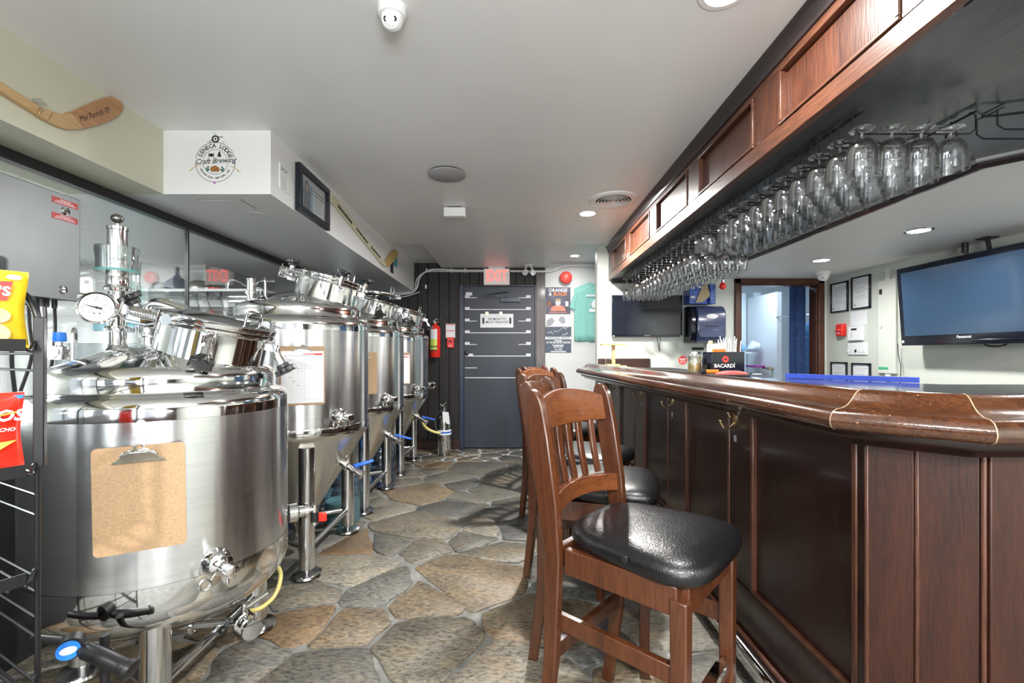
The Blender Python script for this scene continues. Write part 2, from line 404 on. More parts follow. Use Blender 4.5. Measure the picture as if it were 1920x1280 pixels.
# floor: mortar bed + individual flagstones
fl = struct('floor', BX(-4.2, -3.5, -.12, 3.6, 7.4, -.007), M['grout'])
def clip(poly, n, d):
    out = []
    for i in range(len(poly)):
        a, b = poly[i], poly[(i+1) % len(poly)]; da = a[0]*n[0]+a[1]*n[1]-d; db = b[0]*n[0]+b[1]*n[1]-d
        if da <= 0: out.append(a)
        if da*db < 0:
            t = da/(da-db); out.append((a[0]+(b[0]-a[0])*t, a[1]+(b[1]-a[1])*t))
    return out
def stones(x0, x1, y0, y1, n, sep, gap, rr):
    seeds = []; tries = 0
    while len(seeds) < n and tries < 20000:
        tries += 1; p = (rr.uniform(x0, x1), rr.uniform(y0, y1)); q = sep*rr.choice((.4, .75, 1, 1.2, 1.45))
        if all(((p[0]-s[0])*.85)**2+((p[1]-s[1])*1.1)**2 > (.5*(q+s[2]))**2 for s in seeds): seeds.append((*p, q))
    for s in seeds:
        poly = [(x0, y0), (x1, y0), (x1, y1), (x0, y1)]
        for t in seeds:
            if t is s: continue
            dx, dy = t[0]-s[0], t[1]-s[1]; L = math.hypot(dx, dy)
            if L > 1.6: continue
            k = .5+.22*(s[2]-t[2])/max(s[2], t[2])
            nx, ny = dx/L, dy/L; a = rr.uniform(-.16, .16); nx, ny = nx*math.cos(a)-ny*math.sin(a), nx*math.sin(a)+ny*math.cos(a)
            mx, my = s[0]+dx*k, s[1]+dy*k
            poly = clip(poly, (nx, ny), nx*mx+ny*my-gap*rr.uniform(.7, 1.3))
            if len(poly) < 3: break
        if len(poly) < 3: continue
        ar = abs(sum(poly[i][0]*poly[(i+1) % len(poly)][1]-poly[(i+1) % len(poly)][0]*poly[i][1] for i in range(len(poly))))/2
        if ar < .003: continue
        q = []
        for i in range(len(poly)):                                   # round the corners, roughen the edges
            a, b = poly[i], poly[(i+1) % len(poly)]; L = math.hypot(b[0]-a[0], b[1]-a[1])
            if L < .012: continue
            c = min(.3, .014/L)
            for f in ([c, .33, .67, 1-c] if L > .12 else [c, 1-c]):
                j = .012 if f in (.33, .67) else .004
                q.append((a[0]+(b[0]-a[0])*f+rr.uniform(-j, j), a[1]+(b[1]-a[1])*f+rr.uniform(-j, j)))
        if len(q) < 3: continue
        cx, cy = sum(p[0] for p in q)/len(q), sum(p[1] for p in q)/len(q); h = rr.uniform(-.002, .002)
        def sc_(k, z): return [Vector((p[0]+(cx-p[0])*k, p[1]+(cy-p[1])*k, z)) for p in q]
        r0 = math.sqrt(ar)
        obj('flagstone', MB().loft([sc_(0, -.012), sc_(0, -.003+h), sc_(.008/r0, h)]), M['stone'], fl, ang=60)
rr = random.Random(11)
stones(-2.0, 1.05, .75, 5.25, 115, .40, .0085, rr)
obj('pale_mortar', BX(-1.3, 5.27, -.01, 1.3, 5.95, -.0055), M['pale_grout'], fl)
stones(-1.3, 1.0, 5.27, 5.93, 46, .2, .013, rr)

# ceilings
ce = MB().box((-1.26, -3.5, ZC), (1.6, 4.68, 2.6)).box((-4.0, -3.5, ZC), (-1.26, 2.3, 2.6)).box((1.6, -3.5, ZC), (3.6, .9, 2.6))
ce.box((-.898, 4.68, ZC), (.494, YE, 2.6))
struct('ceiling', ce, M['ceiling'])
struct('ceiling_recess', MB().box((-1.3, 4.68, ZR), (-.898, YE, 2.6)).box((.494, 4.68, ZR), (1.8, YE, 2.6)), M['white'])
struct('ceiling_bar', BX(1.6, .9, ZB, 3.6, 4.9, 2.5), M['white'])
# soffits on the left
def sx(Y): return -1.163-.0155*Y
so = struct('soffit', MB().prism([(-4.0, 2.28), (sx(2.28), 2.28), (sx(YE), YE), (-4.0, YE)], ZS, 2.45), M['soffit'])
obj('access_hatch', BX(-1.62, 2.36, ZS-.0025, -1.4, 2.5, ZS), M['soffit'], so)
obj('hatch_gap', BX(-1.624, 2.356, ZS-.001, -1.396, 2.504, ZS), M['dark'], so)
obj('cover_gap', MB().lathe([(.058, -.001), (.058, 0)], c=(-1.45, 2.62, ZS), n=32), M['grey'], so)
obj('round_cover', MB().lathe([(.055, -.0025), (.055, 0)], c=(-1.45, 2.62, ZS), n=32), M['soffit'], so)
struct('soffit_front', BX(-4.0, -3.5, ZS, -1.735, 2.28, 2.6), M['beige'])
# left partition: knee wall, black head channel, glass panes
wl = struct('wall_left', BX(-2.06, -3.5, 0, -1.97, YE, .95), M['dark'])
obj('head_channel', BX(-1.985, -3.5, ZS-.045, -1.945, YE, ZS), M['black'], wl)
wn = struct('window_1', BX(-1.985, -3.5, .95, -1.945, YE, .975), M['black'])
ys = [-3.4, -1.2, .8, 2.775, 4.75, YE]
for a, b in zip(ys, ys[1:]):
    obj('pane', BX(-1.972, a+.006, .975, -1.964, b-.006, ZS-.04), M['pane'], wn)
    if b < 5: obj('joint', BX(-1.977, b-.006, .975, -1.958, b+.006, ZS-.04), M['black'], wn)
# the store room seen through the glass
struct('wall_storeroom', MB().box((-4.2, 4.1, 0), (-2.74, 4.2, ZS)).box((-2.8, 4.2, 0), (-2.74, 5.4, ZS)).box((-2.8, 5.3, 0), (-2.06, 5.4, ZS)).box((-4.2, -.2, 0), (-4.1, 4.2, ZS)), M['white'])
# end wall: planks around a slate door
we = struct('wall_end', BX(-2.1, YE+.05, 0, 1.7, YE+.16, 2.6), M['dark'])
xs = [-1.33, -1.211, -1.079, -.932, -.80, -.665]
for a, b in zip(xs, xs[1:]): obj('plank', BX(a+.003, YE, 0, b-.003, YE+.05, ZR), M['plank'], we, bev=.003)
for a, b in zip([-.665, -.53, -.41, -.29, -.17, -.05, .07, .19, .31], [-.53, -.41, -.29, -.17, -.05, .07, .19, .31, .335]):
    obj('plank', BX(a+.003, YE, 2.135, b-.003, YE+.05, ZC), M['plank'], we, bev=.003)
obj('plank', BX(.335, YE-.012, .86, .452, YE+.05, ZC-.02), M['stile'], we, bev=.004)
obj('plank', BX(.33, YE-.02, .0, .456, YE+.05, .86), M['plank'], we, bev=.004)
obj('white_panel', BX(.455, YE+.002, 0, 1.7, YE+.05, ZR), mat('off white wall', (.64, .65, .64), .5, noise=(2, .02)), we)
struct('baseboard_end', MB().box((-1.26, YE-.02, 0), (-.665, YE, .1)).box((-1.26, YE-.03, .1), (-.665, YE, .118)), M['mahog_warm'], bev=.004)
dr = struct('door_1', BX(-.605, YE+.02, .012, .318, YE+.06, 2.115), M['doorblue'])
obj('door_frame', MB().box((-.665, YE-.012, 0), (-.607, YE+.06, 2.135)).box((.32, YE-.004, 0), (.336, YE+.06, 2.135)).box((-.607, YE-.008, 2.117), (.32, YE+.06, 2.135)), M['frameblue'], dr, bev=.004)
Xd = frame((0, YE+.02, 0), (1, 0, 0), (0, 0, 1))
def dX(px): return (px-VX)/F_PX*YE
def dZ(py): return EYE-(py-VY)/F_PX*YE
for i, py in enumerate((557.6, 579.8, 601.5, 623.6, 645.5, 667.3, 689.5, 708.0)):
    ft = 6.5-.5*i
    if i % 2: obj('height_line', rect(dX(871.5), dZ(py+.7), dX(995), dZ(py-.7), Xd, .001), M['paper'], dr)
    else:
        obj('height_line', rect(dX(871.5), dZ(py+.6), dX(894), dZ(py-.6), Xd, .001), M['paper'], dr)
        if i < 5: obj('height_line', rect(dX(972), dZ(py+.6), dX(995), dZ(py-.6), Xd, .001), M['paper'], dr)
    if i < 6:
        for x0 in ((871.5 if i < 5 else 878), 986.5):
            l = obj('height_label', rect(dX(x0), dZ(py-.3), dX(x0+8.7), dZ(py-4.6), Xd, .002), M['paper'], dr)
            text('lettering', ("%d' 6\"" % int(ft)) if ft % 1 else ("%d'" % ft), .017, frame((dX(x0+4.3), YE+.0178, dZ(py-2.5)), (1, 0, 0), (0, 0, 1)), M['ink'], l)
obj('paper_tag', rect(dX(873), dZ(553.5), dX(885), dZ(547.5), Xd, .002), M['paper'], dr)
obj('door_knob', MB().ax([(.012, 0), (.012, .03), (.028, .04), (.03, .055), (.02, .066), (0, .068)], (dX(876), YE+.02, dZ(661)), (0, -1, 0)), M['black'], dr)
obj('door_closer', MB().box((dX(938.5), YE-.03, dZ(566)), (dX(976), YE+.02, dZ(558.5))).cyl((dX(951), YE-.005, dZ(568)), (dX(951), YE-.005, dZ(557)), .012).tube([(dX(951), YE-.02, dZ(557)), (dX(909), YE-.1, dZ(554.5)), (dX(957), YE-.005, dZ(546))], .008).box((dX(948), YE-.02, dZ(548)), (dX(957), YE+.02, dZ(544))), M['frameblue'], dr, bev=.002)
sg = obj('name_sign', MB().box((dX(900.5), YE+.006, dZ(614)), (dX(962.5), YE+.02, dZ(588))), M['paper'], dr, bev=.001)
Xs = frame((dX(931.5), YE+.006, dZ(601)), (1, 0, 0), (0, 0, 1))
text('lettering', "SIR MONTY'S", .041, Xs @ Matrix.Translation((0, .021, 0)), M['ink'], sg, shear=.25, bold=.012)
text('lettering', 'MOST WANTED', .041, Xs @ Matrix.Translation((0, -.02, 0)), M['ink'], sg, shear=.25, bold=.012)
for s in (-1, 1): obj('slot', rect(s*.176-.013, -.04, s*.176+.013, .04, Xs, .001), M['ink'], sg)
for px in (913, 939): obj('bulldog_clip', BX(dX(px-3.2), YE-.002, dZ(591), dX(px+3.2), YE+.022, dZ(584)), M['brass'], sg, bev=.002)
# TV wall with the kitchen doorway, right wall
YT = 4.76
wb = MB().box((.907, YT, 0), (2.385, YT+.12, ZC)).box((3.26, YT, 0), (3.7, YT+.12, ZC)).box((2.385, YT, 1.985), (3.26, YT+.12, ZC)).box((1.6, YT+.12, 0), (1.7, YE+.1, ZR))
struct('wall_back_bar', wb, M['sage'])
struct('wall_right', BX(3.3, -3.5, 0, 3.42, YT, ZC), M['sage'])
struct('wall_rear', MB().box((-4.2, -3.6, 0), (3.6, -3.5, .62)).box((-4.2, -3.6, 2.25), (3.6, -3.5, 2.6)).box((-4.2, -3.6, .62), (-2.6, -3.5, 2.25)).box((2.2, -3.6, .62), (3.6, -3.5, 2.25)), M['mahog_warm'])
d2 = struct('door_2', MB().box((2.335, YT-.03, 0), (2.395, YT+.13, 2.02)).box((3.2, YT-.03, 0), (3.262, YT+.13, 2.02)).box((2.335, YT-.03, 1.965), (3.262, YT+.13, 2.02)), M['oakrail'], bev=.006)
obj('inner_bead', MB().box((2.395, YT-.01, 0), (2.41, YT+.1, 1.965)).box((3.185, YT-.01, 0), (3.2, YT+.1, 1.965)).box((2.395, YT-.01, 1.95), (3.2, YT+.1, 1.965)), M['trimw'], d2, bev=.003)
struct('wall_kitchen', MB().box((1.6, 7.0, 0), (4.4, 7.1, 2.4)).box((1.5, 4.9, 0), (1.6, 7.1, 2.4)).box((4.3, 4.88, 0), (4.4, 7.1, 2.4)).box((1.5, 4.88, 2.3), (4.4, 7.1, 2.4)), M['kitchen'])
dk = struct('door_3', BX(3.36, 5.75, 0, 3.42, 6.55, 2.02), M['white'])
struct('door_4', MB().box((3.12, 6.6, 0), (3.2, 7.0, 2.05)).box((3.25, 6.45, 0), (3.34, 6.6, 2.1)).box((3.42, 6.4, 0), (3.52, 6.55, 2.1)), M['kitchen'], bev=.01)
obj('door_handle', MB().cyl((3.36, 5.84, 1.05), (3.3, 5.84, 1.05), .02).cyl((3.31, 5.84, 1.05), (3.31, 5.98, 1.05), .012), M['brass'], dk)
# cables clipped round the end wall
def dP(px, py, y=YE-.015): return P(px, py, y)
def cable(pts, r, label):
    t = top('conduit_cable', MB().tube([dP(*p, YE-.028 if r > .01 else YE-.009) for p in pts], r, 6, smooth=2), M['white'], label, 'cable'); return t
c1 = cable([(735, 549), (757, 549.5), (776, 547), (783, 538), (785, 522), (795, 510), (812, 504), (850, 506.5), (880, 507), (907, 507)], .011, 'white cable curving up the dark planks from tank height to the exit sign')
c2 = cable([(736, 553), (770, 551), (779, 545), (780, 523), (791, 512), (806, 508), (850, 509), (907, 509)], .007, 'thin pale cable running beneath the thicker white one on dark planks')
c3 = cable([(957, 508), (990, 508.5), (1022, 509), (1035, 508), (1048, 502), (1062, 498), (1082, 497), (1119, 498)], .013, 'pale grey cable waving along the top of the white wall above the red bell')
c4 = cable([(741, 558), (762, 556), (787, 547)], .006, 'short white cable ending in the air beside the plank wall')
for i, px in enumerate((800, 846, 872)): obj('cable_clip', MB().box(dP(px-1, 511), dP(px+1, 503, YE-.03)), M['white'], c1)
for px, py in ((1043, 504), (1066, 497), (1083, 497), (1112, 498)): obj('cable_clip', MB().box(dP(px-1, py+3), dP(px+1, py-3, YE-.03)), M['white'], c3)

# ================================================================== CANOPY OVER THE BAR
def cx_(Y): return .945+.0165*Y
cano = thing('bar_canopy', 'dark oak panelled canopy hanging from the ceiling above the bar', 'canopy', (cx_(2.5), 2.5, 2.0))
Y0c, Y1c = .35, YT-.005
def cbox(ya, yb, za, zb, d0, d1):
    """slab along the canopy face between Y ya..yb, depth d0..d1 from the face (negative = proud)"""
    m = MB()
    pts = [(cx_(ya)+d0, ya), (cx_(ya)+d1, ya), (cx_(yb)+d1, yb), (cx_(yb)+d0, yb)]
    return m.prism(pts, za, zb)
obj('bottom_rail', cbox(Y0c, Y1c, 2.004, 2.068, 0, .03), M['oakrail'], cano, bev=.003)
obj('top_rail', cbox(Y0c, Y1c, 2.268, ZC-.001, 0, .03), M['oakrail'], cano, bev=.002)
obj('crown', MB().loft([[Vector((cx_(y)+a, y, z)) for a, z in ((.0, 2.29), (-.008, 2.292), (-.012, 2.315), (-.03, 2.34), (-.034, 2.357), (0, 2.357))] for y in (Y0c, Y1c)]), M['crown'], cano)
op = [(.42, 1.0), (1.124, 1.646), (1.828, 2.383), (2.54, 3.11), (3.27, 3.85), (4.0, 4.565)]
last = Y0c
for a, b in op+[(Y1c, None)]:
    if a > last: obj('stile', cbox(last, a, 2.068, 2.268, 0, .03), M['oak'], cano, bev=.002)
    last = b
for a, b in op:
    obj('panel', cbox(a, b, 2.068, 2.268, .018, .03), M['oak'], cano)
    mo = MB()
    for (ya, yb, za, zb) in ((a, b, 2.068, 2.08), (a, b, 2.256, 2.268), (a, a+.014, 2.08, 2.256), (b-.014, b, 2.08, 2.256)):
        q = cbox(ya, yb, za, zb, -.006, .02); mo.add(q.v, q.f)
    obj('panel_moulding', mo, M['oakrail'], cano, bev=.003)
inner = [(1.88, YT-.02), (1.855, 1.80), (2.35, 1.28), (3.29, 1.28)]
und = [(cx_(Y1c)+.03, Y1c), (1.88, Y1c)]+inner[1:]+[(3.29, Y0c), (cx_(Y0c)+.03, Y0c)]
obj('underside_board', MB().prism([p for p in und], 2.006, 2.03), M['blackoak'], cano)
obj('cross_board', BX(cx_(.9)+.035, .36, 2.002, 3.25, 1.0, 2.006), M['blackoak'], cano)
obj('inner_moulding', sweep(inner, [(-.012, 1.985), (-.012, 2.019), (.05, 2.019), (.05, 1.99), (.03, 1.978), (.0, 1.972)]), M['crown'], cano)
obj('wall_moulding', BX(cx_(YT)+.03, YT-.045, 1.972, 1.9, YT-.002, 2.006), M['crown'], cano)
obj('inner_fascia', sweep(inner, [(-.03, 1.995), (-.03, 2.02), (-.012, 2.02), (-.012, 1.995)]), M['grey'], cano)

# glass racks: bent wire loops under the canopy
ZW = 1.932
rack = thing('glass_rack', 'long black wire glass rack fixed under the canopy above the bar', 'rack', (1.26, 2.85, ZW))
NR = 30; PITCH = .0985; YR0 = 1.43
def loop(xa, xb, ya, zb=2.004, r=.0028):
    m = MB()
    for yy in (ya, ya+.062):
        m.tube([(xa+.02, yy, zb-.004), (xa, yy, zb-.012), (xa, yy, ZW+.014), (xa+.02, yy, ZW), (xb-.02, yy, ZW), (xb, yy, ZW+.014), (xb, yy, zb-.012), (xb-.02, yy, zb-.004)], r, 5)
    m.tube([(xa+.02, ya, zb-.004), (xa+.02, ya+.062, zb-.004)], r, 5)
    return m
for i in range(NR):
    obj('wire_loop', loop(1.072, 1.46, YR0+i*PITCH), M['wire'], rack)
for x in (1.092, 1.44): obj('long_rod', MB().tube([(x, YR0-.02, 1.993), (x, YR0+NR*PITCH, 1.993)], .004, 6), M['wire'], rack)
rack2 = thing('glass_rack', 'short black wire glass rack at the right end under the canopy', 'rack', (1.7, 1.35, ZW))
for i in range(3):
    obj('wire_loop', loop(1.495+i*.05, 1.95+i*.05, 1.40-i*PITCH), M['wire'], rack2)
obj('long_rod', MB().tube([(1.475, 1.425, 1.985), (1.52, 1.42, 1.985), (2.1, 1.25, 1.993)], .004, 6), M['wire'], rack2)
def goblet_mb(H, rb, stem, rf=.034, tall=False):
    if not tall: bowl = [(.004, stem), (.02, stem+.003), (rb*.72, stem+.012), (rb*.9, stem+.028), (rb*.97, stem+.05), (rb, H)]
    else: bowl = [(.004, stem), (.018, stem+.01), (rb*.8, stem+.04), (rb, stem+.075), (rb*.93, H-.03), (rb*.78, H)]
    prof = [(0, .002), (rf, 0), (rf, .003), (.008, .007), (.004, .012)]+bowl+[(bowl[-1][0]-.0018, H)]
    prof += [(r-.002, z) for r, z in bowl[::-1][1:-1]]+[(0, stem+.008)]
    return MB().lathe([(r, -z) for r, z in prof], n=20, cap0=False, cap1=False)
g0 = top('goblet', goblet_mb(.13, .0435, .03), M['goblet'], 'clear short stemmed goblet hanging upside down in the near rows of the rack', 'glass', 'goblets hanging in the near rows of the rack', base=(0, 0, 0), ang=60)
t0 = top('wine_glass', goblet_mb(.205, .041, .085, tall=True), M['goblet'], 'tall clear wine glass hanging upside down in the far rows of the rack', 'glass', 'wine glasses hanging in the far rows of the rack', base=(0, 0, 0), ang=60)
ng = nt = 0
for i in range(NR):
    tallrow = i >= 13
    n = 4 if i < 9 else 4
    for k in range(n):
        if R_.random() < .03 and i > 1: continue
        x = 1.09+k*.0905+R_.uniform(-.0015, .0015); y = YR0+i*PITCH-.018+R_.uniform(-.002, .002)
        src, cnt = (t0, nt) if tallrow else (g0, ng)
        o = src if cnt == 0 else dup(src)
        o.location = (x, y, ZW+.0065); o.rotation_euler = (0, 0, R_.uniform(0, 6))
        if tallrow: nt += 1
        else: ng += 1
rb_ = thing('hanging_bulb', 'red bulb ornament hanging on a thin wire at the far end of the rack', 'bulb', P(1355, 540, 4.2))
cb = P(1355, 536, 4.2)
obj('bulb', MB().lathe([(0, -.035), (.018, -.03), (.03, -.012), (.03, .004), (.016, .026), (.013, .034)], c=cb, n=20), M['bulb'], rb_)
obj('cap', MB().lathe([(.013, .034), (.013, .05), (0, .052)], c=cb, n=16), M['chrome'], rb_)
obj('hanging_wire', MB().tube([cb+Vector((0, 0, .05)), (cb.x, cb.y, 2.006)], .0015, 5), M['wire'], rb_)

# ================================================================== BAR
NOSE = [(.68, YT-.04), (.75, 3.7), (.785, 3.0), (.83, 2.3), (.862, 1.8), (.876, 1.251), (1.099, 1.028), (3.1, 1.028)]
FACE = [(.985, YT-.005), (1.015, 2.9), (1.015, 1.306), (1.186, 1.135), (3.1, 1.135)]
bar = thing('bar_counter', 'long dark mahogany bar counter with a rounded lacquered rail and panelled front', 'bar', (1.3, 2.6, 0))
RAIL = [(.10, 1.03), (.02, 1.034), (.006, 1.042), (0, 1.056), (.003, 1.072), (.012, 1.084), (.026, 1.0905), (.05, 1.093), (.072, 1.100), (.09, 1.114), (.105, 1.13), (.118, 1.139), (.135, 1.142), (.148, 1.138), (.155, 1.128), (.155, 1.07)]
for i0, i1 in ((0, 5), (5, 6), (6, 7)):
    obj('rail_section', sweep(NOSE, RAIL, i0, i1, .0012), M['rail'], bar, ang=50)
for i in (5, 6):
    v0 = NOSE[i]; rg = []
    for e in (-1, 1):
        a_ = Vector((*NOSE[i], 0)); b_ = Vector((*NOSE[i+e], 0)); dv = (b_-a_).normalized()*.0013
        rg.append([Vector((offs(NOSE, i, s-.0008).x, offs(NOSE, i, s-.0008).y, z+(.0006 if z > 1.08 else 0)))+dv for s, z in RAIL])
    obj('joint_filler', MB().loft(rg), mat('tan joint', (.36, .27, .17), .4), bar, ang=50)
obj('cornice', sweep(NOSE, [(.05, 1.031), (.05, 1.02), (.062, 1.008), (.08, 1.004), (.09, .99), (.11, .985), (.17, .985), (.17, 1.031)]), M['mahog'], bar, ang=50)
ctop = [(offs(NOSE, i, .15).x, offs(NOSE, i, .15).y) for i in range(len(NOSE))]+[(3.1, 2.05), (1.95, 2.05), (1.45, 2.6), (1.45, YT-.04)]
obj('counter_top', MB().prism(ctop, 1.065, 1.105), mat('dark counter laminate', (.03, .032, .036), .12, coat=.3), bar)
back = FACE+[(3.1, 1.9), (2.0, 1.9), (1.42, 2.55), (1.42, YT-.005)]
ins = [(offs(FACE, i, .025).x, offs(FACE, i, .025).y) for i in range(len(FACE))]
obj('carcass', MB().prism(ins+back[5:], .0, 1.03), M['mahog'], bar)
# panels, stiles, rails: the long side is straight near, slightly angled far
def fx(Y): return 1.015 if Y < 2.9 else 1.015-.03*(Y-2.9)/(YT-2.905)
def fbox(ya, yb, za, zb, d0, d1): return MB().prism([(fx(ya)+d0, ya), (fx(ya)+d1, ya), (fx(yb)+d1, yb), (fx(yb)+d0, yb)], za, zb)
st = [(1.306, 1.335), (1.925, 2.11), (2.65, 2.93), (3.45, 3.68), (4.16, 4.45), (4.72, YT-.005)]
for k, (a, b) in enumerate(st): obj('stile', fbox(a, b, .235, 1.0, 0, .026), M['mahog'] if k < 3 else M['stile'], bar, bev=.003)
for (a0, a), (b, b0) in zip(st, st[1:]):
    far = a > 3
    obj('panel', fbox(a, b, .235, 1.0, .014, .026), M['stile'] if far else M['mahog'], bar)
    mo = MB()
    for (ya, yb, za, zb) in ((a, b, .235, .25), (a, a+.02, .25, 1.0), (b-.02, b, .25, 1.0)):
        q = fbox(ya, yb, za, zb, -.004, .02); mo.add(q.v, q.f)
    obj('panel_moulding', mo, M['trimw'], bar, bev=.004)
obj('base_rail', fbox(1.306, YT-.005, .0, .235, 0, .026), M['mahog'], bar, bev=.002)
obj('shoe_moulding', fbox(1.31, YT-.005, .0, .05, -.022, .0), M['trimw'], bar, bev=.012, seg=3)
# the corner boards and the wing
c1_, c2_ = Vector((1.015, 1.306, 0)), Vector((1.186, 1.135, 0)); u_ = (c2_-c1_).normalized(); n_ = Vector((-u_.y, u_.x, 0))
if n_.dot(Vector((1, 1, 0))) < 0: n_ = -n_
def kbox(s0, s1, za, zb, d0, d1):
    pts = [c1_+u_*s0+n_*d0, c1_+u_*s1+n_*d0, c1_+u_*s1+n_*d1, c1_+u_*s0+n_*d1]
    return MB().prism([(p.x, p.y) for p in pts], za, zb)
L = (c2_-c1_).length
obj('corner_board', kbox(.004, L*.44, 0, 1.0, 0, .026), M['mahog_warm'], bar, bev=.003)
obj('corner_board', kbox(L*.47, L-.012, 0, 1.0, 0, .026), M['mahog_warm'], bar, bev=.003)
for s in (-.001, L*.44, L-.011): obj('corner_bead', kbox(s, s+.011, 0, 1.0, -.005, .02), M['trimw'], bar, bev=.004)
obj('wing_board', BX(1.196, 1.135, 0, 1.5, 1.16, 1.0), M['mahog_warm'], bar, bev=.003)
obj('wing_board', BX(1.505, 1.135, 0, 2.1, 1.16, 1.0), M['mahog_warm'], bar, bev=.003)
obj('wing_board', BX(2.105, 1.135, 0, 3.1, 1.16, 1.0), M['mahog_warm'], bar, bev=.003)
# coat hooks on the stiles, with a small notice under each
hooks = [(2.06, .945, 'nearest'), (2.86, .945, 'second nearest'), (3.5, .945, 'third'), (4.24, .945, 'farthest')]
for y, z, wd in hooks:
    x = fx(y)
    h = thing('coat_hook', wd+' brass double coat hook under the bar rail, counted from the camera end', 'hook', (x, y, z), 'coat hooks under the bar')
    obj('back_plate', MB().prism([(a*1.0, b) for a, b in rrect(-.012, -.03, .012, .03, .011)], 0, .004, frame((x-.0006, y, z), (0, -1, 0), (0, 0, 1))), M['brass'], h)
    obj('lower_arm', MB().tube([(x-.004, y, z-.012), (x-.03, y, z-.04), (x-.055, y, z-.034), (x-.066, y, z-.008)], .005, 8, smooth=2).sphere((x-.066, y, z-.005), .008, 10), M['brass'], h)
    obj('upper_arm', MB().tube([(x-.004, y, z+.012), (x-.022, y, z+.012), (x-.03, y, z+.026)], .0045, 8, smooth=1).sphere((x-.03, y, z+.03), .007, 10), M['brass'], h)
    Xn = frame((x-.0005, y-.004, z-.085), (0, -1, 0), (0, 0, 1))
    nt_ = top('notice', rect(-.017, -.02, .017, .02, Xn, .0008), M['black'], 'tiny black notice with white lines under the '+wd+' coat hook', 'sign', 'notices under the coat hooks')
    nl = MB()
    for j in range(5): q = rect(-.013, .012-j*.006, .013-.004*(j % 2), .014-j*.006, Xn, .0012); nl.add(q.v, q.f)
    obj('print', nl, M['paper'], nt_)
fr = thing('foot_rail', 'polished steel foot rail running along the floor below the bar front', 'foot rail', (.89, 2.6, 0))
obj('rail_tube', MB().tube([(.86, 4.55, .12), (.89, 2.9, .12), (.89, 1.32, .12), (1.05, 1.0, .12), (3.0, .97, .12)], .0245, 16), M['chrome'], fr)
for y in (1.5, 2.9, 4.2): obj('bracket', MB().cyl((.89, y, .12), (1.012 if y < 3 else 1.0, y, .12), .012).lathe([(.03, 0), (.03, .01), (.018, .014)], c=(.89, y, 0), n=16).cyl((.89, y, 0), (.89, y, .11), .012), M['chrome'], fr)
# ================================================================== BREWING TANKS
RT = .41
def arcp(c, r, a0, a1, n=6):
    return [(c[0]+r*math.cos(D(a0+(a1-a0)*i/n)), c[1]+r*math.sin(D(a0+(a1-a0)*i/n))) for i in range(n+1)]
def star_knob(c, d, parent, s=1.0):
    s *= 1.18
    """black six-lobed hand knob on a steel stud; c = foot of the stud, d = direction"""
    d = Vector(d).normalized(); c = Vector(c)
    k = obj('clamp_knob', None_mb(star(c+d*.075*s, d, .034*s)), M['black'], parent, bev=.003)
    obj('stud', MB().cyl(c, c+d*.05*s, .006*s, n=10).cyl(c+d*.03*s, c+d*.078*s, .012*s, n=12), M['chrome'], k)
    return k
def None_mb(m): return m
def star(c, d, r):
    n = 36; poly = []
    for i in range(n):
        a = 2*math.pi*i/n; q = r*(.86+.14*math.cos(6*a)); poly.append((q*math.cos(a), q*math.sin(a)))
    X = Matrix.Translation(c) @ d.to_track_quat('Z', 'Y').to_matrix().to_4x4()
    return MB().prism(poly, 0, .02, X).lathe([(r*.55, -.018), (r*.6, 0)], n=16, X=X)
def clamp(c, d, r, parent, name='pipe_clamp'):
    """tri-clamp ring with its wing nut"""
    d = Vector(d).normalized(); c = Vector(c); s = d.orthogonal().normalized()
    m = MB().ax([(r*.9, -.011), (r*1.35, -.009), (r*1.45, 0), (r*1.35, .009), (r*.9, .011)], c, d, 24)
    m.cyl(c+s*r*1.3-d*.002, c+s*(r*1.3+.035), .005, n=8).cyl(c+s*(r*1.3+.02)-d*.016, c+s*(r*1.3+.02)+d*.016, .006, n=8)
    return obj(name, m, M['chrome'], parent, ang=30)
def sample_valve(c, d, parent):
    d = Vector(d).normalized(); c = Vector(c); t = Vector((-d.y, d.x, 0))
    v = obj('sample_valve', MB().ax([(.046, -.004), (.044, .006), (.028, .03), (.022, .034)], c, d, 24).ax([(.022, .03), (.034, .034), (.034, .05), (.022, .054), (.016, .06), (.016, .095), (.02, .097), (.02, .125), (.013, .127)], c, d, 24).cyl(c+d*.085, c+d*.085+Vector((0, 0, -.05)), .0065, n=10), M['chrome'], parent, ang=30)
    obj('valve_ring', MB().tube([c+d*.06-t*.04+Vector((0, 0, -.03)), c+d*.055-t*.012], .004, 8).tube([c+d*.06-t*.055+Vector((math.cos(a)*0, 0, -.04))+t*.016*math.cos(a)+Vector((0, 0, .016*math.sin(a))) for a in [2*math.pi*i/12 for i in range(12)]], .0045, 8, closed=True), M['chrome'], v)
    return v
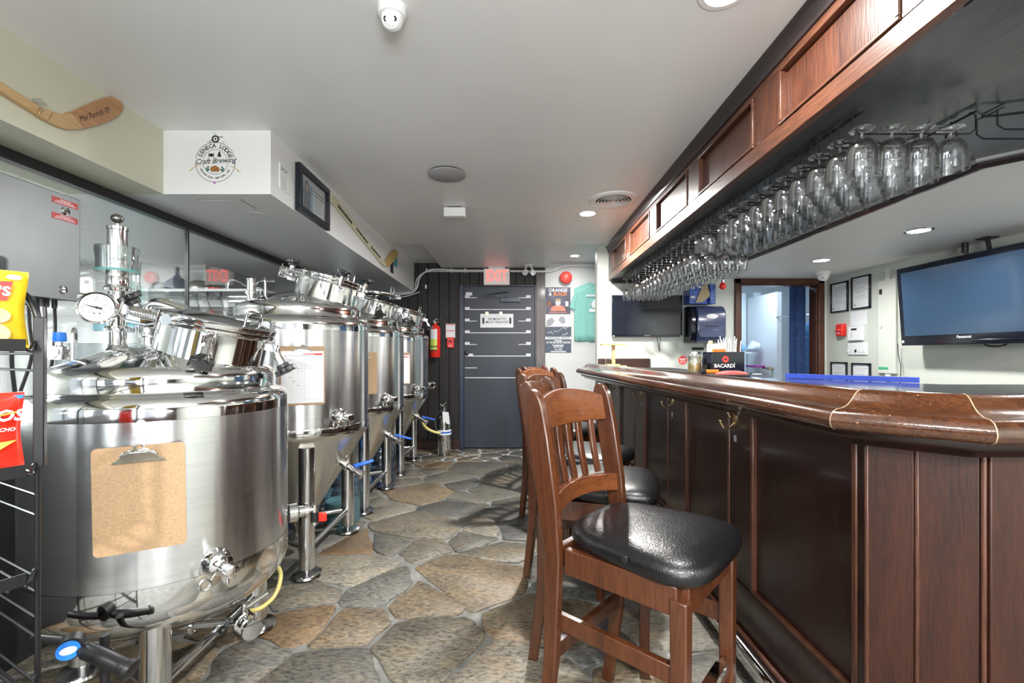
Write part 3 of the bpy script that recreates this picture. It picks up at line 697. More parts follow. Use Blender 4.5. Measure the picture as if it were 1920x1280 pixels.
def tank(cx, cy, conical, label, knobs_up=False, lid_open=0., plate=True):
    t = thing('brewing_tank', label, 'tank', (cx, cy, 0), None)
    c = (cx, cy, 0)
    zt = 1.406 if conical else 1.062; zb = .82 if conical else .515
    pt = zt-.03 if conical else zt-.03
    obj('shell', MB().lathe([(RT, zb), (RT, pt)], c=c, n=96, cap0=False, cap1=False), M['steel'], t)
    prof = [(RT, pt), (RT+.0012, pt+.001), (RT+.0012, zt)]+[(RT-.032+.0335*math.cos(D(a)), zt+.045*math.sin(D(a))) for a in (15, 30, 45, 60, 75)]
    prof += [(.366, zt+.05), (.362, zt+.056), (.362, zt+.095)]+[(.362-.05+.05*math.cos(D(a)), zt+.095+.045*math.sin(D(a))) for a in (15, 30, 45, 60, 72)]
    prof += [(.28, zt+.156), (.2, zt+.19), (.1, zt+.214), (0, zt+.22)]
    obj('dome_top', MB().lathe(prof, c=c, n=96, cap0=False), M['polish'], t, ang=50)
    if conical:
        obj('band', MB().lathe([(RT, .772), (RT+.0012, .774), (RT+.0012, .822), (RT, .824)], c=c, n=96, cap0=False, cap1=False), M['polish'], t)
        obj('cone', MB().lathe([(RT, .774), (RT-.004, .76), (RT-.02, .742), (.045, .165), (.04, .12), (.055, .118), (.055, .1), (.03, .098)], c=c, n=96, cap0=False), M['steel_cone'], t, ang=50)
    else:
        pr = [(RT+.0012, zb), (RT+.0012, .44)]+[((RT+.001)*math.cos(D(a)), .44-.19*math.sin(D(a))) for a in range(8, 90, 8)]+[(0, .25)]
        obj('dished_bottom', MB().lathe(pr, c=c, n=96, cap0=False), M['polish'], t, ang=50)
    rl = .37 if conical else .34
    ends = []
    for k, a in enumerate((-60, 60, 180)):
        x, y = cx+rl*math.cos(D(a)), cy+rl*math.sin(D(a)); ends.append(Vector((x, y, 0)))
        ht = .72 if conical else .44
        lg = obj('leg', MB().lathe([(.043, .05), (.043, ht)], c=(x, y, 0), n=32), M['tube'], t)
        obj('foot_disc', MB().lathe([(.03, .0), (.07, .0), (.082, .01), (.078, .02), (.04, .026), (.022, .03), (.022, .06)], c=(x, y, 0), n=32), M['tube'], lg, ang=50)
    for a, b in ((0, 1), (1, 2), (2, 0)):
        u = (ends[b]-ends[a]).normalized(); z = Vector((0, 0, .155))
        obj('brace', MB().cyl(ends[a]+z+u*.03, ends[b]+z-u*.03, .0165, n=16), M['tube'], t)
    # manway, tilted towards the aisle
    mz = zt+.165; tilt = D(13)
    nrm = Vector((math.sin(tilt), 0, math.cos(tilt))); mo = Vector((cx+.155, cy, mz))
    X = frame(mo, (math.cos(tilt), 0, -math.sin(tilt)), (0, 1, 0))
    obj('manway_neck', MB().lathe([(.205, -.09), (.19, -.01), (.186, .01), (.186, .108), (.2, .11), (.203, .113), (.203, .127), (.17, .128)], n=64, X=X, cap0=False, cap1=False), M['polish'], t, ang=50)
    hz = Vector((-.2, 0, .14))
    XL = X
    if lid_open:
        XL = X @ Matrix.Translation((-.21, 0, .135)) @ Matrix.Rotation(-lid_open, 4, 'Y') @ Matrix.Translation((.21, 0, -.135))
    lid = obj('manway_lid', MB().lathe([(.16, .129), (.203, .13), (.205, .133), (.205, .15), (.2, .153), (.17, .156), (.1, .168), (0, .172)], n=64, X=XL), M['polish'], t, ang=50)
    hd = [(.13, -.05, .158), (.13, -.05, .205), (.13, -.04, .212), (.13, .04, .212), (.13, .05, .205), (.13, .05, .158)]
    obj('lid_handle', MB().tube([XL @ Vector(p) for p in hd], .0055, 8, smooth=1), M['chrome'], lid)
    # hinge with spring on the camera side
    hs = MB(); f = lambda x, y, z: X @ Vector((x, y, z))
    pts = []
    for i in range(121):
        a = 2*math.pi*12*i/120; pts.append(f(-.175+.105*i/120, -.2+.015*math.cos(a), .128+.015*math.sin(a)))
    obj('hinge_spring', MB().tube(pts, .003, 5), M['chrome'], t)
    obj('hinge', MB().tube([f(-.19, -.225, .155), f(-.19, -.23, .095), f(-.06, -.23, .095), f(-.06, -.225, .155)], .004, 6, smooth=1).cyl(f(-.185, -.2, .128), f(-.03, -.2, .128), .005, n=10).cyl(f(-.035, -.225, .128), f(-.035, -.17, .128), .02, n=16).cyl(f(-.2, -.2, .128), f(-.2, -.14, .128), .017, n=14), M['chrome'], t, ang=30)
    obj('hinge_bracket', MB().add(*_b((-.27, -.10, .085), (-.19, -.065, .125)), X), M['chrome'], t, bev=.003)
    for a in ((-150, -62, 8) if not knobs_up else (-152, -50, 5, 100)):
        rx, ry = .2*math.cos(D(a)), .2*math.sin(D(a)); rad = Vector((math.cos(D(a)), math.sin(D(a)), 0))
        out = (X.to_3x3() @ rad).normalized(); base = f(rx*1.06, ry*1.06, .09)
        up = knobs_up or a < -100
        dd = (X.to_3x3() @ (rad*.12+Vector((0, 0, 1)))) if up else (X.to_3x3() @ (rad*.75+Vector((0, 0, -.85))))
        if up and not knobs_up: dd = X.to_3x3() @ (rad*.75+Vector((0, 0, .85)))
        obj('clamp_lug', MB().add(*_b((.19, -.02, .075), (.235, -.012, .105)), X @ Matrix.Rotation(D(a), 4, 'Z')).add(*_b((.19, .012, .075), (.235, .02, .105)), X @ Matrix.Rotation(D(a), 4, 'Z')), M['chrome'], t, bev=.002)
        star_knob(base, dd, t, 1.05)
    # lifting lug
    lx, ly = (cx-.235, cy-.14) if not conical else (cx-.12, cy-.18)
    ly2 = zt+.185 if not conical else zt+.2
    poly = [(-.032, -.03), (.032, -.03), (.03, .05)]+[(.03*math.cos(D(a)), .06+.03*math.sin(D(a))) for a in range(0, 181, 20)]+[(-.03, .05)]
    XL2 = frame((lx, ly, ly2), (.55, -.83, 0), (0, 0, 1))
    obj('lifting_lug', MB().prism(poly, 0, .009, XL2), M['tube'], t, bev=.002)
    obj('lug_hole', MB().lathe([(.013, -.0006), (.013, .0096)], c=(0, .058, 0), n=20, X=XL2), M['dark'], t)
    # sample valve and rounded label on the shell, on the camera side
    vn = Vector((.81, -.588, 0)).normalized()
    sample_valve(Vector((cx, cy, .884 if conical else .545))+vn*RT, vn, t)
    if plate:
        pn = Vector((.444, -.896, 0)).normalized(); Xp = frame(Vector((cx, cy, zt-.11 if conical else 1.0))+pn*(RT+.0005), (-pn.y, pn.x, 0), (0, 0, 1))
        obj('label_strip', flat(rrect(-.012, -.045, .012, .04, .0115), Xp, .0012), M['paper'], t)
    if conical:
        # pressure port in the dome, racking arm with a blue lever
        pc = Vector((cx-.25, cy-.1, zt+.12))
        p = obj('dome_port', MB().lathe([(.04, -.01), (.026, .03), (.024, .04), (.024, .16), (.027, .163), (.027, .17), (.02, .17)], c=pc, n=24), M['polish'], t, ang=40)
        clamp(pc+Vector((0, 0, .085)), (0, 0, 1), .024, t)
        obj('port_pipe', MB().tube([pc+Vector((0, 0, .12)), pc+Vector((.035, 0, .14)), pc+Vector((.05, 0, .16)), pc+Vector((.14, 0, .155))], .006, 8, smooth=2), M['chrome'], t)
        a = Vector((cx+.235, cy-.06, .6)); d = Vector((.78, -.1, -.42)).normalized()
        v = obj('racking_valve', MB().ax([(.06, -.07), (.036, -.03), (.024, .0), (.021, .03), (.032, .034), (.032, .05), (.021, .054), (.021, .08), (.03, .084), (.03, .1), (.018, .104), (.018, .13), (.028, .134), (.03, .165), (.022, .17), (.022, .19), (.028, .192), (.028, .21), (.012, .212)], a, d, 24), M['chrome'], t, ang=30)
        up = d.cross(Vector((0, 1, 0))).normalized()
        if up.z < 0: up = -up
        h0 = a+d*.15+up*.034
        ldir = (d*.6+Vector((.1, .9, .35))).normalized() if knobs_up else (d*.9+Vector((.3, .25, .12))).normalized()
        side = ldir.cross(up).normalized()
        Xh = frame(h0, ldir, side)
        obj('lever', MB().prism([(-.02, -.014), (.05, -.013), (.115, -.009), (.125, 0), (.115, .009), (.05, .013), (-.02, .014)], -.006, .008, Xh), M['blue'], v, bev=.003)
        obj('lever_stem', MB().cyl(a+d*.15, h0, .009, n=12), M['chrome'], v)
        clamp(a+d*.042, d, .022, t)
    return t
def _b(a, b):
    m = MB().box(a, b); return m.v, m.f
T1 = (-1.322, 1.775); TK = [(-1.322, 2.867), (-1.33, 3.89), (-1.315, 4.995)]
t1 = tank(*T1, False, 'nearest brewing tank, squat stainless with a dished bottom, beside the snack rack')
tank(*TK[0], True, 'second tank from the camera, conical stainless, black knobs upright on its lid', knobs_up=True)
tank(*TK[1], True, 'third tank from the camera, conical stainless, its lid raised ajar', lid_open=D(9))
tank(*TK[2], True, 'farthest conical stainless tank, next to the dark plank end wall')

# relief valve, gauge and elbow on the near tank
pc = Vector((-1.526, 1.77, 1.27)); zz = lambda dz: pc+Vector((0, 0, dz))
obj('port_column', MB().lathe([(.06, -.04), (.034, .0), (.029, .01), (.029, .235), (.036, .238), (.036, .262), (.033, .27), (.033, .3), (.04, .302)], c=pc, n=28, cap1=False), M['polish'], t1, ang=40)
clamp(zz(.07), (0, 0, 1), .029, t1); clamp(zz(.225), (0, 0, 1), .029, t1)
rv = obj('relief_valve', MB().lathe([(.034, .27), (.034, .33), (.029, .335), (.031, .34), (.031, .45), (.034, .452), (.034, .463), (.008, .464), (.007, .478)], c=pc, n=28), M['tube'], t1, ang=40)
obj('pull_ball', MB().sphere(zz(.497), .021, 20, (1, 1, .85)), mat('dark steel ball', (.25, .24, .23), .2, 1), rv)
obj('glass_cup', MB().lathe([(.066, .295), (.07, .38), (.068, .385), (.0665, .38), (.063, .297)], c=pc, n=40, cap0=False, cap1=False), M['cupglass'], t1)
obj('cup_base', MB().lathe([(.036, .288), (.07, .288), (.07, .297), (.036, .297)], c=pc, n=40), mat('green glass disc', (.12, .3, .28), .1), t1)
gd = Vector((.45, -.86, .1)).normalized(); gc = zz(.145)+Vector((-.015, -.07, 0))
gg = obj('pressure_gauge', MB().ax([(.03, -.035), (.056, -.03), (.06, -.02), (.06, .004), (.056, .006), (.052, .0), (0, -.001)], gc, gd, 40), M['chrome'], t1, ang=30)
Xg = frame(gc+gd*.001, (-gd.y, gd.x, 0), (0, 0, 1))
gf = obj('dial', disc(.0515, Xg, z=0), M['gauge'], gg)
mk = MB()
for i in range(25):
    a = D(225-270*i/24); r0 = .04 if i % 4 else .036
    q = MB().box((r0, -.0006, .0008), (.045, .0006, .0012), Xg @ Matrix.Rotation(a, 4, 'Z')); mk.add(q.v, q.f)
for a, s in ((225, '-0.1'), (90, '0.1'), (20, '0.2'), (-40, '0.3')):
    q = text_geo(s, .011, Xg @ Matrix.Translation((.028*math.cos(D(a)), .028*math.sin(D(a)), .0006))); mk.add(q.v, q.f)
mk.prism([(-.016, -.004), (.036, -.0008), (.036, .0008), (-.016, .004)], .0014, .002, Xg @ Matrix.Rotation(D(165), 4, 'Z')).lathe([(.005, .001), (.005, .003)], n=14, X=Xg)
for s in (-1, 1): mk.lathe([(.003, .0008), (.003, .0014)], c=(s*.008, -.022, 0), n=10, X=Xg)
obj('dial_marks', mk, M['ink'], gf)
obj('gauge_stem', MB().cyl(zz(.145), gc-gd*.03, .012, n=14).tube([zz(.185), zz(.185)+Vector((-.05, -.06, 0))], .007, 8).cyl(zz(.185)+Vector((-.045, -.055, 0)), zz(.185)+Vector((-.075, -.085, .002)), .013, n=12), M['chrome'], t1)
ec = Vector((-1.425, 1.80, 1.27))
obj('elbow_pipe', MB().tube([ec, ec+Vector((0, 0, .1)), ec+Vector((0, 0, .15)), ec+Vector((.02, 0, .17)), ec+Vector((.06, 0, .168)), ec+Vector((.15, .0, .14))], .024, 16, smooth=2), M['polish'], t1)
clamp(ec+Vector((0, 0, .045)), (0, 0, 1), .024, t1); clamp(ec+Vector((0, 0, .085)), (0, 0, 1), .024, t1)
# bottom outlet with butterfly valve and long handle, hose, side cock with a red lever
bo = Vector((T1[0], T1[1], .24)); bv = Vector((-1.05, 1.80, .185))
obj('outlet_pipe', MB().tube([bo, bo+Vector((0, 0, -.05)), bo+Vector((.04, 0, -.06)), bv+Vector((-.06, 0, .0)), bv], .017, 12, smooth=2).ax([(.017, 0), (.03, .002), (.03, .014), (.017, .016)], bo+Vector((.07, .004, -.058)), (1, 0, 0), 20), M['chrome'], t1)
vv = obj('butterfly_valve', MB().ax([(.026, -.03), (.034, -.028), (.034, -.015), (.04, -.013), (.04, .013), (.034, .015), (.034, .028), (.022, .03), (.022, .07), (.036, .072), (.036, .086), (.018, .087)], bv, (.75, -.66, 0), 28).cyl(bv, bv+Vector((.0, .0, .075)), .011, n=12).cyl(bv+Vector((-.005, 0, .05)), bv+Vector((.06, .06, .085)), .012, n=12), M['chrome'], t1, ang=30)
obj('valve_handle', MB().tube([bv+Vector((0, 0, .06)), bv+Vector((-.06, -.06, .0)), bv+Vector((-.12, -.1, -.03))], .006, 8).sphere(bv+Vector((-.05, -.055, .0)), .016, 14), M['black'], vv)
top('hose', MB().tube([(-1.02, 1.95, .36), (-.985, 1.97, .30), (-.99, 1.93, .22), (-1.03, 1.88, .19), (-1.06, 1.85, .2)], .009, 10, smooth=3), M['hose'], 'yellowed clear hose curving down behind the near tank to its bottom valve', 'hose')
sv = Vector((-.945, 1.99, .55)); sd = Vector((.75, .5, 0)).normalized()
s2 = obj('side_cock', MB().ax([(.04, -.02), (.04, .01), (.024, .02), (.024, .04), (.034, .042), (.034, .056), (.014, .06), (.014, .09)], sv, sd, 24).cyl(sv+sd*.085+Vector((0, 0, .02)), sv+sd*.085+Vector((0, 0, -.07)), .015, n=14), M['chrome'], t1, ang=30)
obj('cock_body', MB().cyl(sv+sd*.085+Vector((0, 0, -.012)), sv+sd*.085+Vector((0, 0, -.055)), .0175, n=14), M['black'], s2)
obj('cock_lever', MB().add(*_b((-.006, -.006, -.03), (.03, .012, .008)), Matrix.Translation(sv+sd*.105+Vector((0, 0, -.03)))), M['red'], s2, bev=.004)
# low valve with a round blue and white badge under the near tank
bb = P(134, 1210, 1.29)
bt = top('pump', MB().ax([(.016, -.02), (.018, .0), (.022, .006), (.022, .075), (.022, .08), (.022, .13), (.028, .135), (.028, .15), (.016, .154)], bb+Vector((.034, .004, -.014)), (.93, -.05, -.36), 24).ax([(.03, -.02), (.03, .02)], bb, (.6, -.8, 0), 24).cyl(bb+Vector((-.02, .02, 0)), bb+Vector((-.13, .02, .01)), .012, n=14).lathe([(.02, -.0), (.02, .06)], c=(bb.x+.05, bb.y+.05, .0), n=16).cyl((bb.x+.05, bb.y+.05, .05), (bb.x+.05, bb.y+.05, bb.z), .012, n=12), M['black'], 'small black pump with a blue and white badge under the near tank', 'pump', ang=40)
bd_ = Vector((.6, -.8, .0)); Xb = frame(bb+Vector((.012, -.022, .0)), (.8, .6, 0), (0, 0, 1))
o = obj('badge', disc(.026, Xb), M['bottleblue'], None); o.parent = bt; o.location = -bt.location
o = obj('badge_centre', MB().lathe([(.018, .0), (.018, .0012)], n=24, X=Xb @ Matrix.Diagonal((1, .6, 1, 1))), M['paper'], None); o.parent = bt; o.location = -bt.location

# clipboards hanging on the tanks
def clipboard(cx, cy, zc, label, paper=False, tilt=0):
    n = Vector((.444, -.896, 0)).normalized(); c = Vector((cx, cy, zc))+n*(RT+.004)
    X = frame(c, (-n.y, n.x, 0), (0, 0, 1)) @ Matrix.Rotation(tilt, 4, 'Z')
    t = thing('clipboard', label, 'clipboard', c-Vector((0, 0, .163)))
    obj('board', MB().prism(rrect(-.115, -.162, .115, .162, .014), 0, .0035, X), M['mdf'], t)
    cl = obj('clip', MB().prism([(-.062, .118), (.062, .118), (.05, .126), (.03, .142), (-.03, .142), (-.05, .126)], .009, .011, X).prism([(-.068, .112), (.068, .112), (.062, .119), (-.062, .119)], .004, .011, X).add(*_b((-.026, .128, .0035), (.026, .15, .0095)), X), M['clipsteel'], t, bev=.001)
    a, b = X @ Vector((-.04, .143, .012)), X @ Vector((.04, .143, .012))
    obj('clip_spring', MB().cyl(a, b, .005, n=10).tube([X @ Vector((-.012+.012+.012*math.cos(q), .155+.012*math.sin(q), .006)) for q in [2*math.pi*i/14 for i in range(14)]], .003, 6, closed=True).tube([X @ Vector(p) for p in ((-.045, .135, .013), (-.02, .15, .018), (.02, .15, .018), (.045, .135, .013))], .0045, 8), M['chrome'], cl)
    if paper:
        p = obj('form', rect(-.105, -.15, .108, .135, X, .0008, z=.0036), M['paper'], t)
        g = MB()
        def ln(x0, y0, x1, y1): q = rect(min(x0, x1)-.0003, min(y0, y1)-.0003, max(x0, x1)+.0003, max(y0, y1)+.0003, X, .0003, z=.0044); g.add(q.v, q.f)
        for y in (.105, .085, .077, .069, .061, .053, .04, .03, .022, .014, .006, -.006, -.016, -.024, -.032, -.04, -.05, -.06, -.07, -.08, -.092, -.104, -.116, -.13): ln(-.095, y, (.1 if y > .03 or y in (-.13, -.006) else .012), y)
        for x, y0, y1 in ((-.095, -.13, .105), (.012, -.13, .105), (.1, -.13, .105), (-.05, -.1, .04), (-.02, -.06, .04), (.045, .03, .085), (-.005, .01, .085), (.07, .0, .06)): ln(x, y0, x, y1)
        g2 = MB()
        for i in range(9):
            q = rect(-.09+.02*(i % 4), .107-.023*i, -.075+.02*(i % 4), .11-.023*i, X, .0003, z=.0045); g2.add(q.v, q.f)
        obj('form_lines', merge(g, g2), M['inkgrey'], p)
        obj('pen', MB().cyl(X @ Vector((.0, .118, .009)), X @ Vector((.1, .118, .009)), .004, n=8), M['red'], t)
    return t
clipboard(*T1, .80, 'bare brown clipboard hanging on the nearest squat tank', tilt=D(1))
clipboard(*TK[0], 1.122, 'clipboard with a printed white form and red pen on the second tank', paper=True)
clipboard(*TK[1], 1.09, 'bare brown clipboard hanging on the third tank')
clipboard(*TK[2], 1.09, 'clipboard with a white sheet on the farthest conical tank', paper=True)

# carboys and buckets standing under the cones
def carboy(x, y, label, liq=None, r=.135, h=.4):
    t = thing('carboy', label, 'bottle', (x, y, 0))
    pr = [(0, .002), (r*.9, 0), (r, .02)]
    for k in range(4):
        z = .06+k*(h-.12)/4; pr += [(r, z), (r*.965, z+.012), (r, z+.024)]
    pr += [(r, h-.07), (r*.85, h-.02), (r*.4, h+.03), (.03, h+.045), (.03, h+.09)]
    obj('body', MB().lathe(pr, c=(x, y, 0), n=40, cap1=False), M['jug'], t, ang=50)
    obj('cap', MB().lathe([(.033, h+.07), (.033, h+.105), (.012, h+.11), (.012, h+.12)], c=(x, y, 0), n=20), M['bottleblue'], t)
    if liq: obj('liquid', MB().lathe([(0, .006), (r*.93, .006), (r*.93, liq), (0, liq)], c=(x, y, 0), n=32), M['greenliq'], t)
carboy(-1.245, 3.385, 'blue carboy part filled with green liquid behind the second tank', .16, r=.13, h=.42)
carboy(-1.55, 3.39, 'empty blue carboy in the shade, left of the one holding green liquid')
carboy(-1.25, 4.40, 'blue ribbed carboy standing under the third tank')
top('hose', MB().tube([(-1.06, 5.02, .62), (-1.0, 5.1, .5), (-.96, 5.15, .4), (-.86, 5.2, .34), (-.8, 5.22, .335)], .016, 10, smooth=3), M['hose'], 'pale drain hose drooping from the farthest tank valve', 'hose')
# ================================================================== BAR STOOLS
def make_stool(label):
    t = thing('bar_stool', label, 'stool', (0, 0, 0), 'bar stools along the bar')
    W = .205
    for s in (-1, 1):
        # side plank post running from the splayed foot to the rounded top
        side = [(-.275, 0), (-.235, 0), (-.192, .3), (-.178, .62), (-.19, .78), (-.222, .98), (-.24, 1.06), (-.252, 1.10), (-.27, 1.122), (-.292, 1.13), (-.306, 1.122), (-.312, 1.10), (-.298, .98), (-.262, .78), (-.235, .62), (-.238, .3)]
        X = Matrix(((1, 0, 0, 0), (0, 0, 1, s*W-.015), (0, 1, 0, 0), (0, 0, 0, 1)))
        obj('back_post', MB().prism(side, 0, .03, X), M['stool'], t, bev=.005)
        obj('front_leg', MB().loft([[Vector((x+.018, s*(y+.018), z)) for x, y in q] for z, q in ((0, ((.145, .15), (.182, .15), (.182, .187), (.145, .187))), (.62, ((.14, .148), (.185, .148), (.185, .192), (.14, .192))))]), M['stool'], t, bev=.004)
    # curved rails: the back is bowed backwards
    def bow(y, d=.042): return -d*(1-(y/.19)**2)
    ys_ = [-.19+.38*i/14 for i in range(15)]
    def rail(x0, z0, z1, th, crown, dx):
        rs = []
        for y in ys_:
            b = bow(y); c = crown*(1-(y/.19)**2)
            x = x0+b
            rs.append([Vector((x-th/2, y, z0)), Vector((x+th/2, y, z0)), Vector((x+th/2+dx, y, z1+c)), Vector((x-th/2+dx, y, z1+c))])
        return MB().loft(rs)
    obj('top_rail', rail(-.262, .995, 1.088, .022, .03, -.018), M['stool_rail'], t, bev=.004)
    lr = []
    for y in ys_:
        c = .014*(1-(y/.19)**2); x = -.212+bow(y)
        lr.append([Vector((x-.012, y, .735+c)), Vector((x+.012, y, .735+c)), Vector((x+.006, y, .797+c)), Vector((x-.018, y, .797+c))])
    obj('lower_rail', MB().loft(lr), M['stool_rail'], t, bev=.004)
    for i in range(5):
        y = -.125+.25*i/4; b = bow(y)
        obj('back_slat', MB().loft([[Vector((-.225+b-.008+dx, y-.014, z)), Vector((-.225+b+.006+dx, y-.014, z)), Vector((-.225+b+.006+dx, y+.014, z)), Vector((-.225+b-.008+dx, y+.014, z))] for z, dx in ((.81, 0), (.9, -.02), (1.0, -.035))]), M['stool'], t, bev=.003)
    # seat: padded vinyl, wider at the front
    def q(h, z, n=40):
        r = []
        for i in range(n):
            a = 2*math.pi*(i+.5)/n; c, s = math.cos(a), math.sin(a); k = 4.2
            e = (abs(c)**k+abs(s)**k)**(-1/k); x = c*e; y = s*e
            r.append(Vector((.018+x*.22*h, y*(.205+.03*x)*h, z)))
        return r
    sm = MB().loft([q(.97, .652), q(1.0, .658), q(1.02, .672), q(1.02, .688), q(.985, .703), q(.9, .715), q(.7, .7225), q(.4, .726), q(.1, .727)])
    seat = obj('seat', sm, M['vinyl'], t, ang=80)
    obj('seat_stud', MB().ax([(0, .003), (.009, .002), (.01, 0)], (.04, -.2185, .688), (0, -1, .1), 16), M['black'], seat)
    obj('apron', MB().box((-.17, -.203, .575), (.175, -.178, .652)).box((-.17, .178, .575), (.175, .203, .652)).box((.172, -.178, .575), (.198, .178, .652)).box((-.21, -.19, .585), (-.185, .19, .652)), M['stool'], t, bev=.003)
    for s in (-1, 1): obj('side_stretcher', MB().box((-.215, s*.188-.011, .395), (.17, s*.188+.011, .445)), M['stool'], t, bev=.003)
    obj('side_stretcher', BX(-.225, -.19, .30, -.2, .19, .345), M['stool'], t, bev=.003)
    fs = obj('foot_stretcher', BX(.17, -.168, .255, .194, .168, .30), M['stool_dark'], t, bev=.003)
    obj('kick_plate', MB().box((.167, -.12, .298), (.197, .12, .3025)).box((.1945, -.12, .28), (.197, .12, .3025)), M['chrome'], fs)
    return t
s1 = make_stool('nearest bar stool, its black seat and slatted back filling the foreground')
SP = [(.425, 1.42, -42), (.395, 1.99, -16), (.418, 2.56, -36), (.41, 3.42, -45), (.47, 4.08, -30)]
LB = [None, 'second bar stool from the camera, partly hidden behind the nearest one', 'third bar stool from the camera', 'fourth bar stool from the camera, its splayed leg showing on the floor', 'farthest bar stool, before the slate blue door']
for i, (x, y, a) in enumerate(SP):
    o = s1 if i == 0 else dup(s1)
    if i: o['label'] = LB[i]
    o.location = (x, y, 0); o.rotation_euler = (0, 0, D(a))

# ================================================================== SNACK RACK AT THE LEFT EDGE
Dr = Vector((.454, .891, 0)); Rr = Vector((-.891, .454, 0)); Nr = -Rr
pp = Vector((-1.083, 1.05, 0))
sr = thing('snack_rack', 'black wire and tube snack rack at the left edge before the squat tank', 'rack', pp)
def rp(d, r, z): return pp+Dr*d+Rr*r+Vector((0, 0, z))
obj('post', MB().box((-.0095, -.0095, .985), (.0095, .0095, 1.328), Matrix.Translation(pp) @ Matrix.Rotation(D(27), 4, 'Z')), M['blackmetal'], sr, bev=.002)
obj('post', MB().tube([rp(-.004, .0, 0), rp(-.004, 0, 1.0)], .0055, 8), M['blackmetal'], sr)
obj('post', MB().tube([rp(0, .36, 0), rp(0, .36, 1.33)], .0055, 8), M['blackmetal'], sr)
obj('post', MB().tube([rp(-.42, 0, 0), rp(-.42, 0, 1.33)], .0055, 8), M['blackmetal'], sr)
obj('post', MB().tube([rp(-.42, .36, 0), rp(-.42, .36, 1.33)], .0055, 8), M['blackmetal'], sr)
obj('top_hoop', MB().tube([rp(-.0, .004, 1.30), rp(-.003, .01, 1.345), rp(-.012, .045, 1.385), rp(-.035, .09, 1.41), rp(-.2, .1, 1.43), rp(-.4, .1, 1.4)], .0075, 10, smooth=2), M['blackmetal'], sr)
for z in (1.262, .985, .745, .50, .27):
    s = MB(); X = Matrix.Translation(rp(-.46, -.03, z)) @ Matrix.Rotation(D(27), 4, 'Z')
    # after the rotation local +y runs along the front lip, +x points to the aisle
    X = frame(rp(-.235, -.028, z), Dr, (0, 0, 1))
    obj('front_lip', MB().box((-.2, -.013, -.002), (.203, .014, .002), X), M['blackmetal'], sr)
    s.tube([rp(-.032, -.028, z-.008), rp(-.024, -.026, z-.012), rp(-.018, -.016, z), rp(-.012, -.006, z+.008), rp(-.002, 0, z+.006)], .004, 8, smooth=2)
    s.tube([rp(-.42, 0, z+.006), rp(-.436, -.028, z-.008)], .004, 6)
    obj('lip_hook', s, M['blackmetal'], sr)
    for k in range(5):
        d = -.002-.028*k if z < .8 else -.002-.1*k
        obj('shelf_wire', MB().tube([rp(d, -.0 if k == 0 else -.026, z-.018), rp(d, .36, z-.018)], .0033, 6), M['blackmetal'], sr)
for z in (1.205, 1.14, .915, .868, .69, .63, .585, .44, .38, .335): obj('side_wire', MB().tube([rp(0, 0, z), rp(0, .36, z)], .0033, 6), M['blackmetal'], sr)
def snack_bag(label, X, w_, h, th, m, seal=.012):
    """pillow bag: X origin at bottom centre, x width, y up, z out"""
    nx, ny = 14, 18; vs = []; fs = []
    for side in (1, -1):
        for j in range(ny+1):
            v = j/ny
            for i in range(nx+1):
                u = i/nx*2-1; e = max(0, 1-abs(u)**2.6)*max(0, (4*v*(1-v)))**.42
                pin = 1-.07*math.sin(math.pi*v)**2
                cr = .0022*math.sin(31*u+9*v)*math.sin(17*v+3*u)
                vs.append((u*w_/2*pin, v*h, side*(th/2*e+cr*e)))
    n1 = (nx+1)*(ny+1)
    for sd in (0, 1):
        for j in range(ny):
            for i in range(nx):
                a = sd*n1+j*(nx+1)+i; f = (a, a+1, a+nx+2, a+nx+1); fs.append(f if sd == 0 else f[::-1])
    for i in range(nx): fs += [(i, n1+i, n1+i+1, i+1), (ny*(nx+1)+i, ny*(nx+1)+i+1, n1+ny*(nx+1)+i+1, n1+ny*(nx+1)+i)]
    for j in range(ny): fs += [(j*(nx+1), (j+1)*(nx+1), n1+(j+1)*(nx+1), n1+j*(nx+1)), (j*(nx+1)+nx, n1+j*(nx+1)+nx, n1+(j+1)*(nx+1)+nx, (j+1)*(nx+1)+nx)]
    t = thing('snack_bag', label, 'snack bag', X.translation)
    obj('bag', MB().add(vs, fs, X), m, t, ang=180)
    for v0 in (0, h-seal): obj('seal', MB().box((-w_/2, v0, -.0015), (w_/2, v0+seal, .0015), X), m, t)
    return t
def bagX(z, d0, dd=0): return frame(rp(d0, .034, z), (Dr+Rr*-.16).normalized(), (0, 0, 1))
Xy = bagX(1.252, -.107)
y_ = snack_bag('yellow crisp bag with a red banner on the top snack rack shelf', Xy, .19, .178, .055, M['yellow'])
Zb = lambda th: th/2+.0012
obj('red_banner', MB().prism([(-.09, .112), (.058, .108), (.068, .152), (-.09, .138)], .0265, .0285, Xy), M['red'], y_)
text('lettering', "LAY'S", .028, Xy @ Matrix.Translation((.03, .128, .029)), M['paper'], y_, bold=.03)
text('lettering', 'CLASSIC', .008, Xy @ Matrix.Translation((.03, .085, .0285)), M['red'], y_)
obj('corner_mark', MB().lathe([(.012, .018), (.012, .0185)], n=20, X=Xy @ Matrix.Translation((.07, .162, 0)) @ Matrix.Diagonal((1, .45, 1, 1))), M['paper'], y_)
ch = MB()
for x, y, r in ((.045, .075, .02), (.035, .035, .03), (-.005, .03, .027), (.02, .012, .02)):
    ch.lathe([(r, .0255), (r*.9, .0275), (r*.5, .026), (0, .0265)], n=20, X=Xy @ Matrix.Translation((x, y, 0)) @ Matrix.Diagonal((1, .85, 1, 1)))
obj('crisp_print', ch, M['chip'], y_)
Xr = bagX(.985, -.109)
r_ = snack_bag('red corn chip bag on the second snack rack shelf', Xr, .18, .172, .055, M['redfoil'])
obj('blue_strip', MB().box((-.08, .158, -.002), (.088, .166, .0045), Xr), M['bottleblue'], r_)
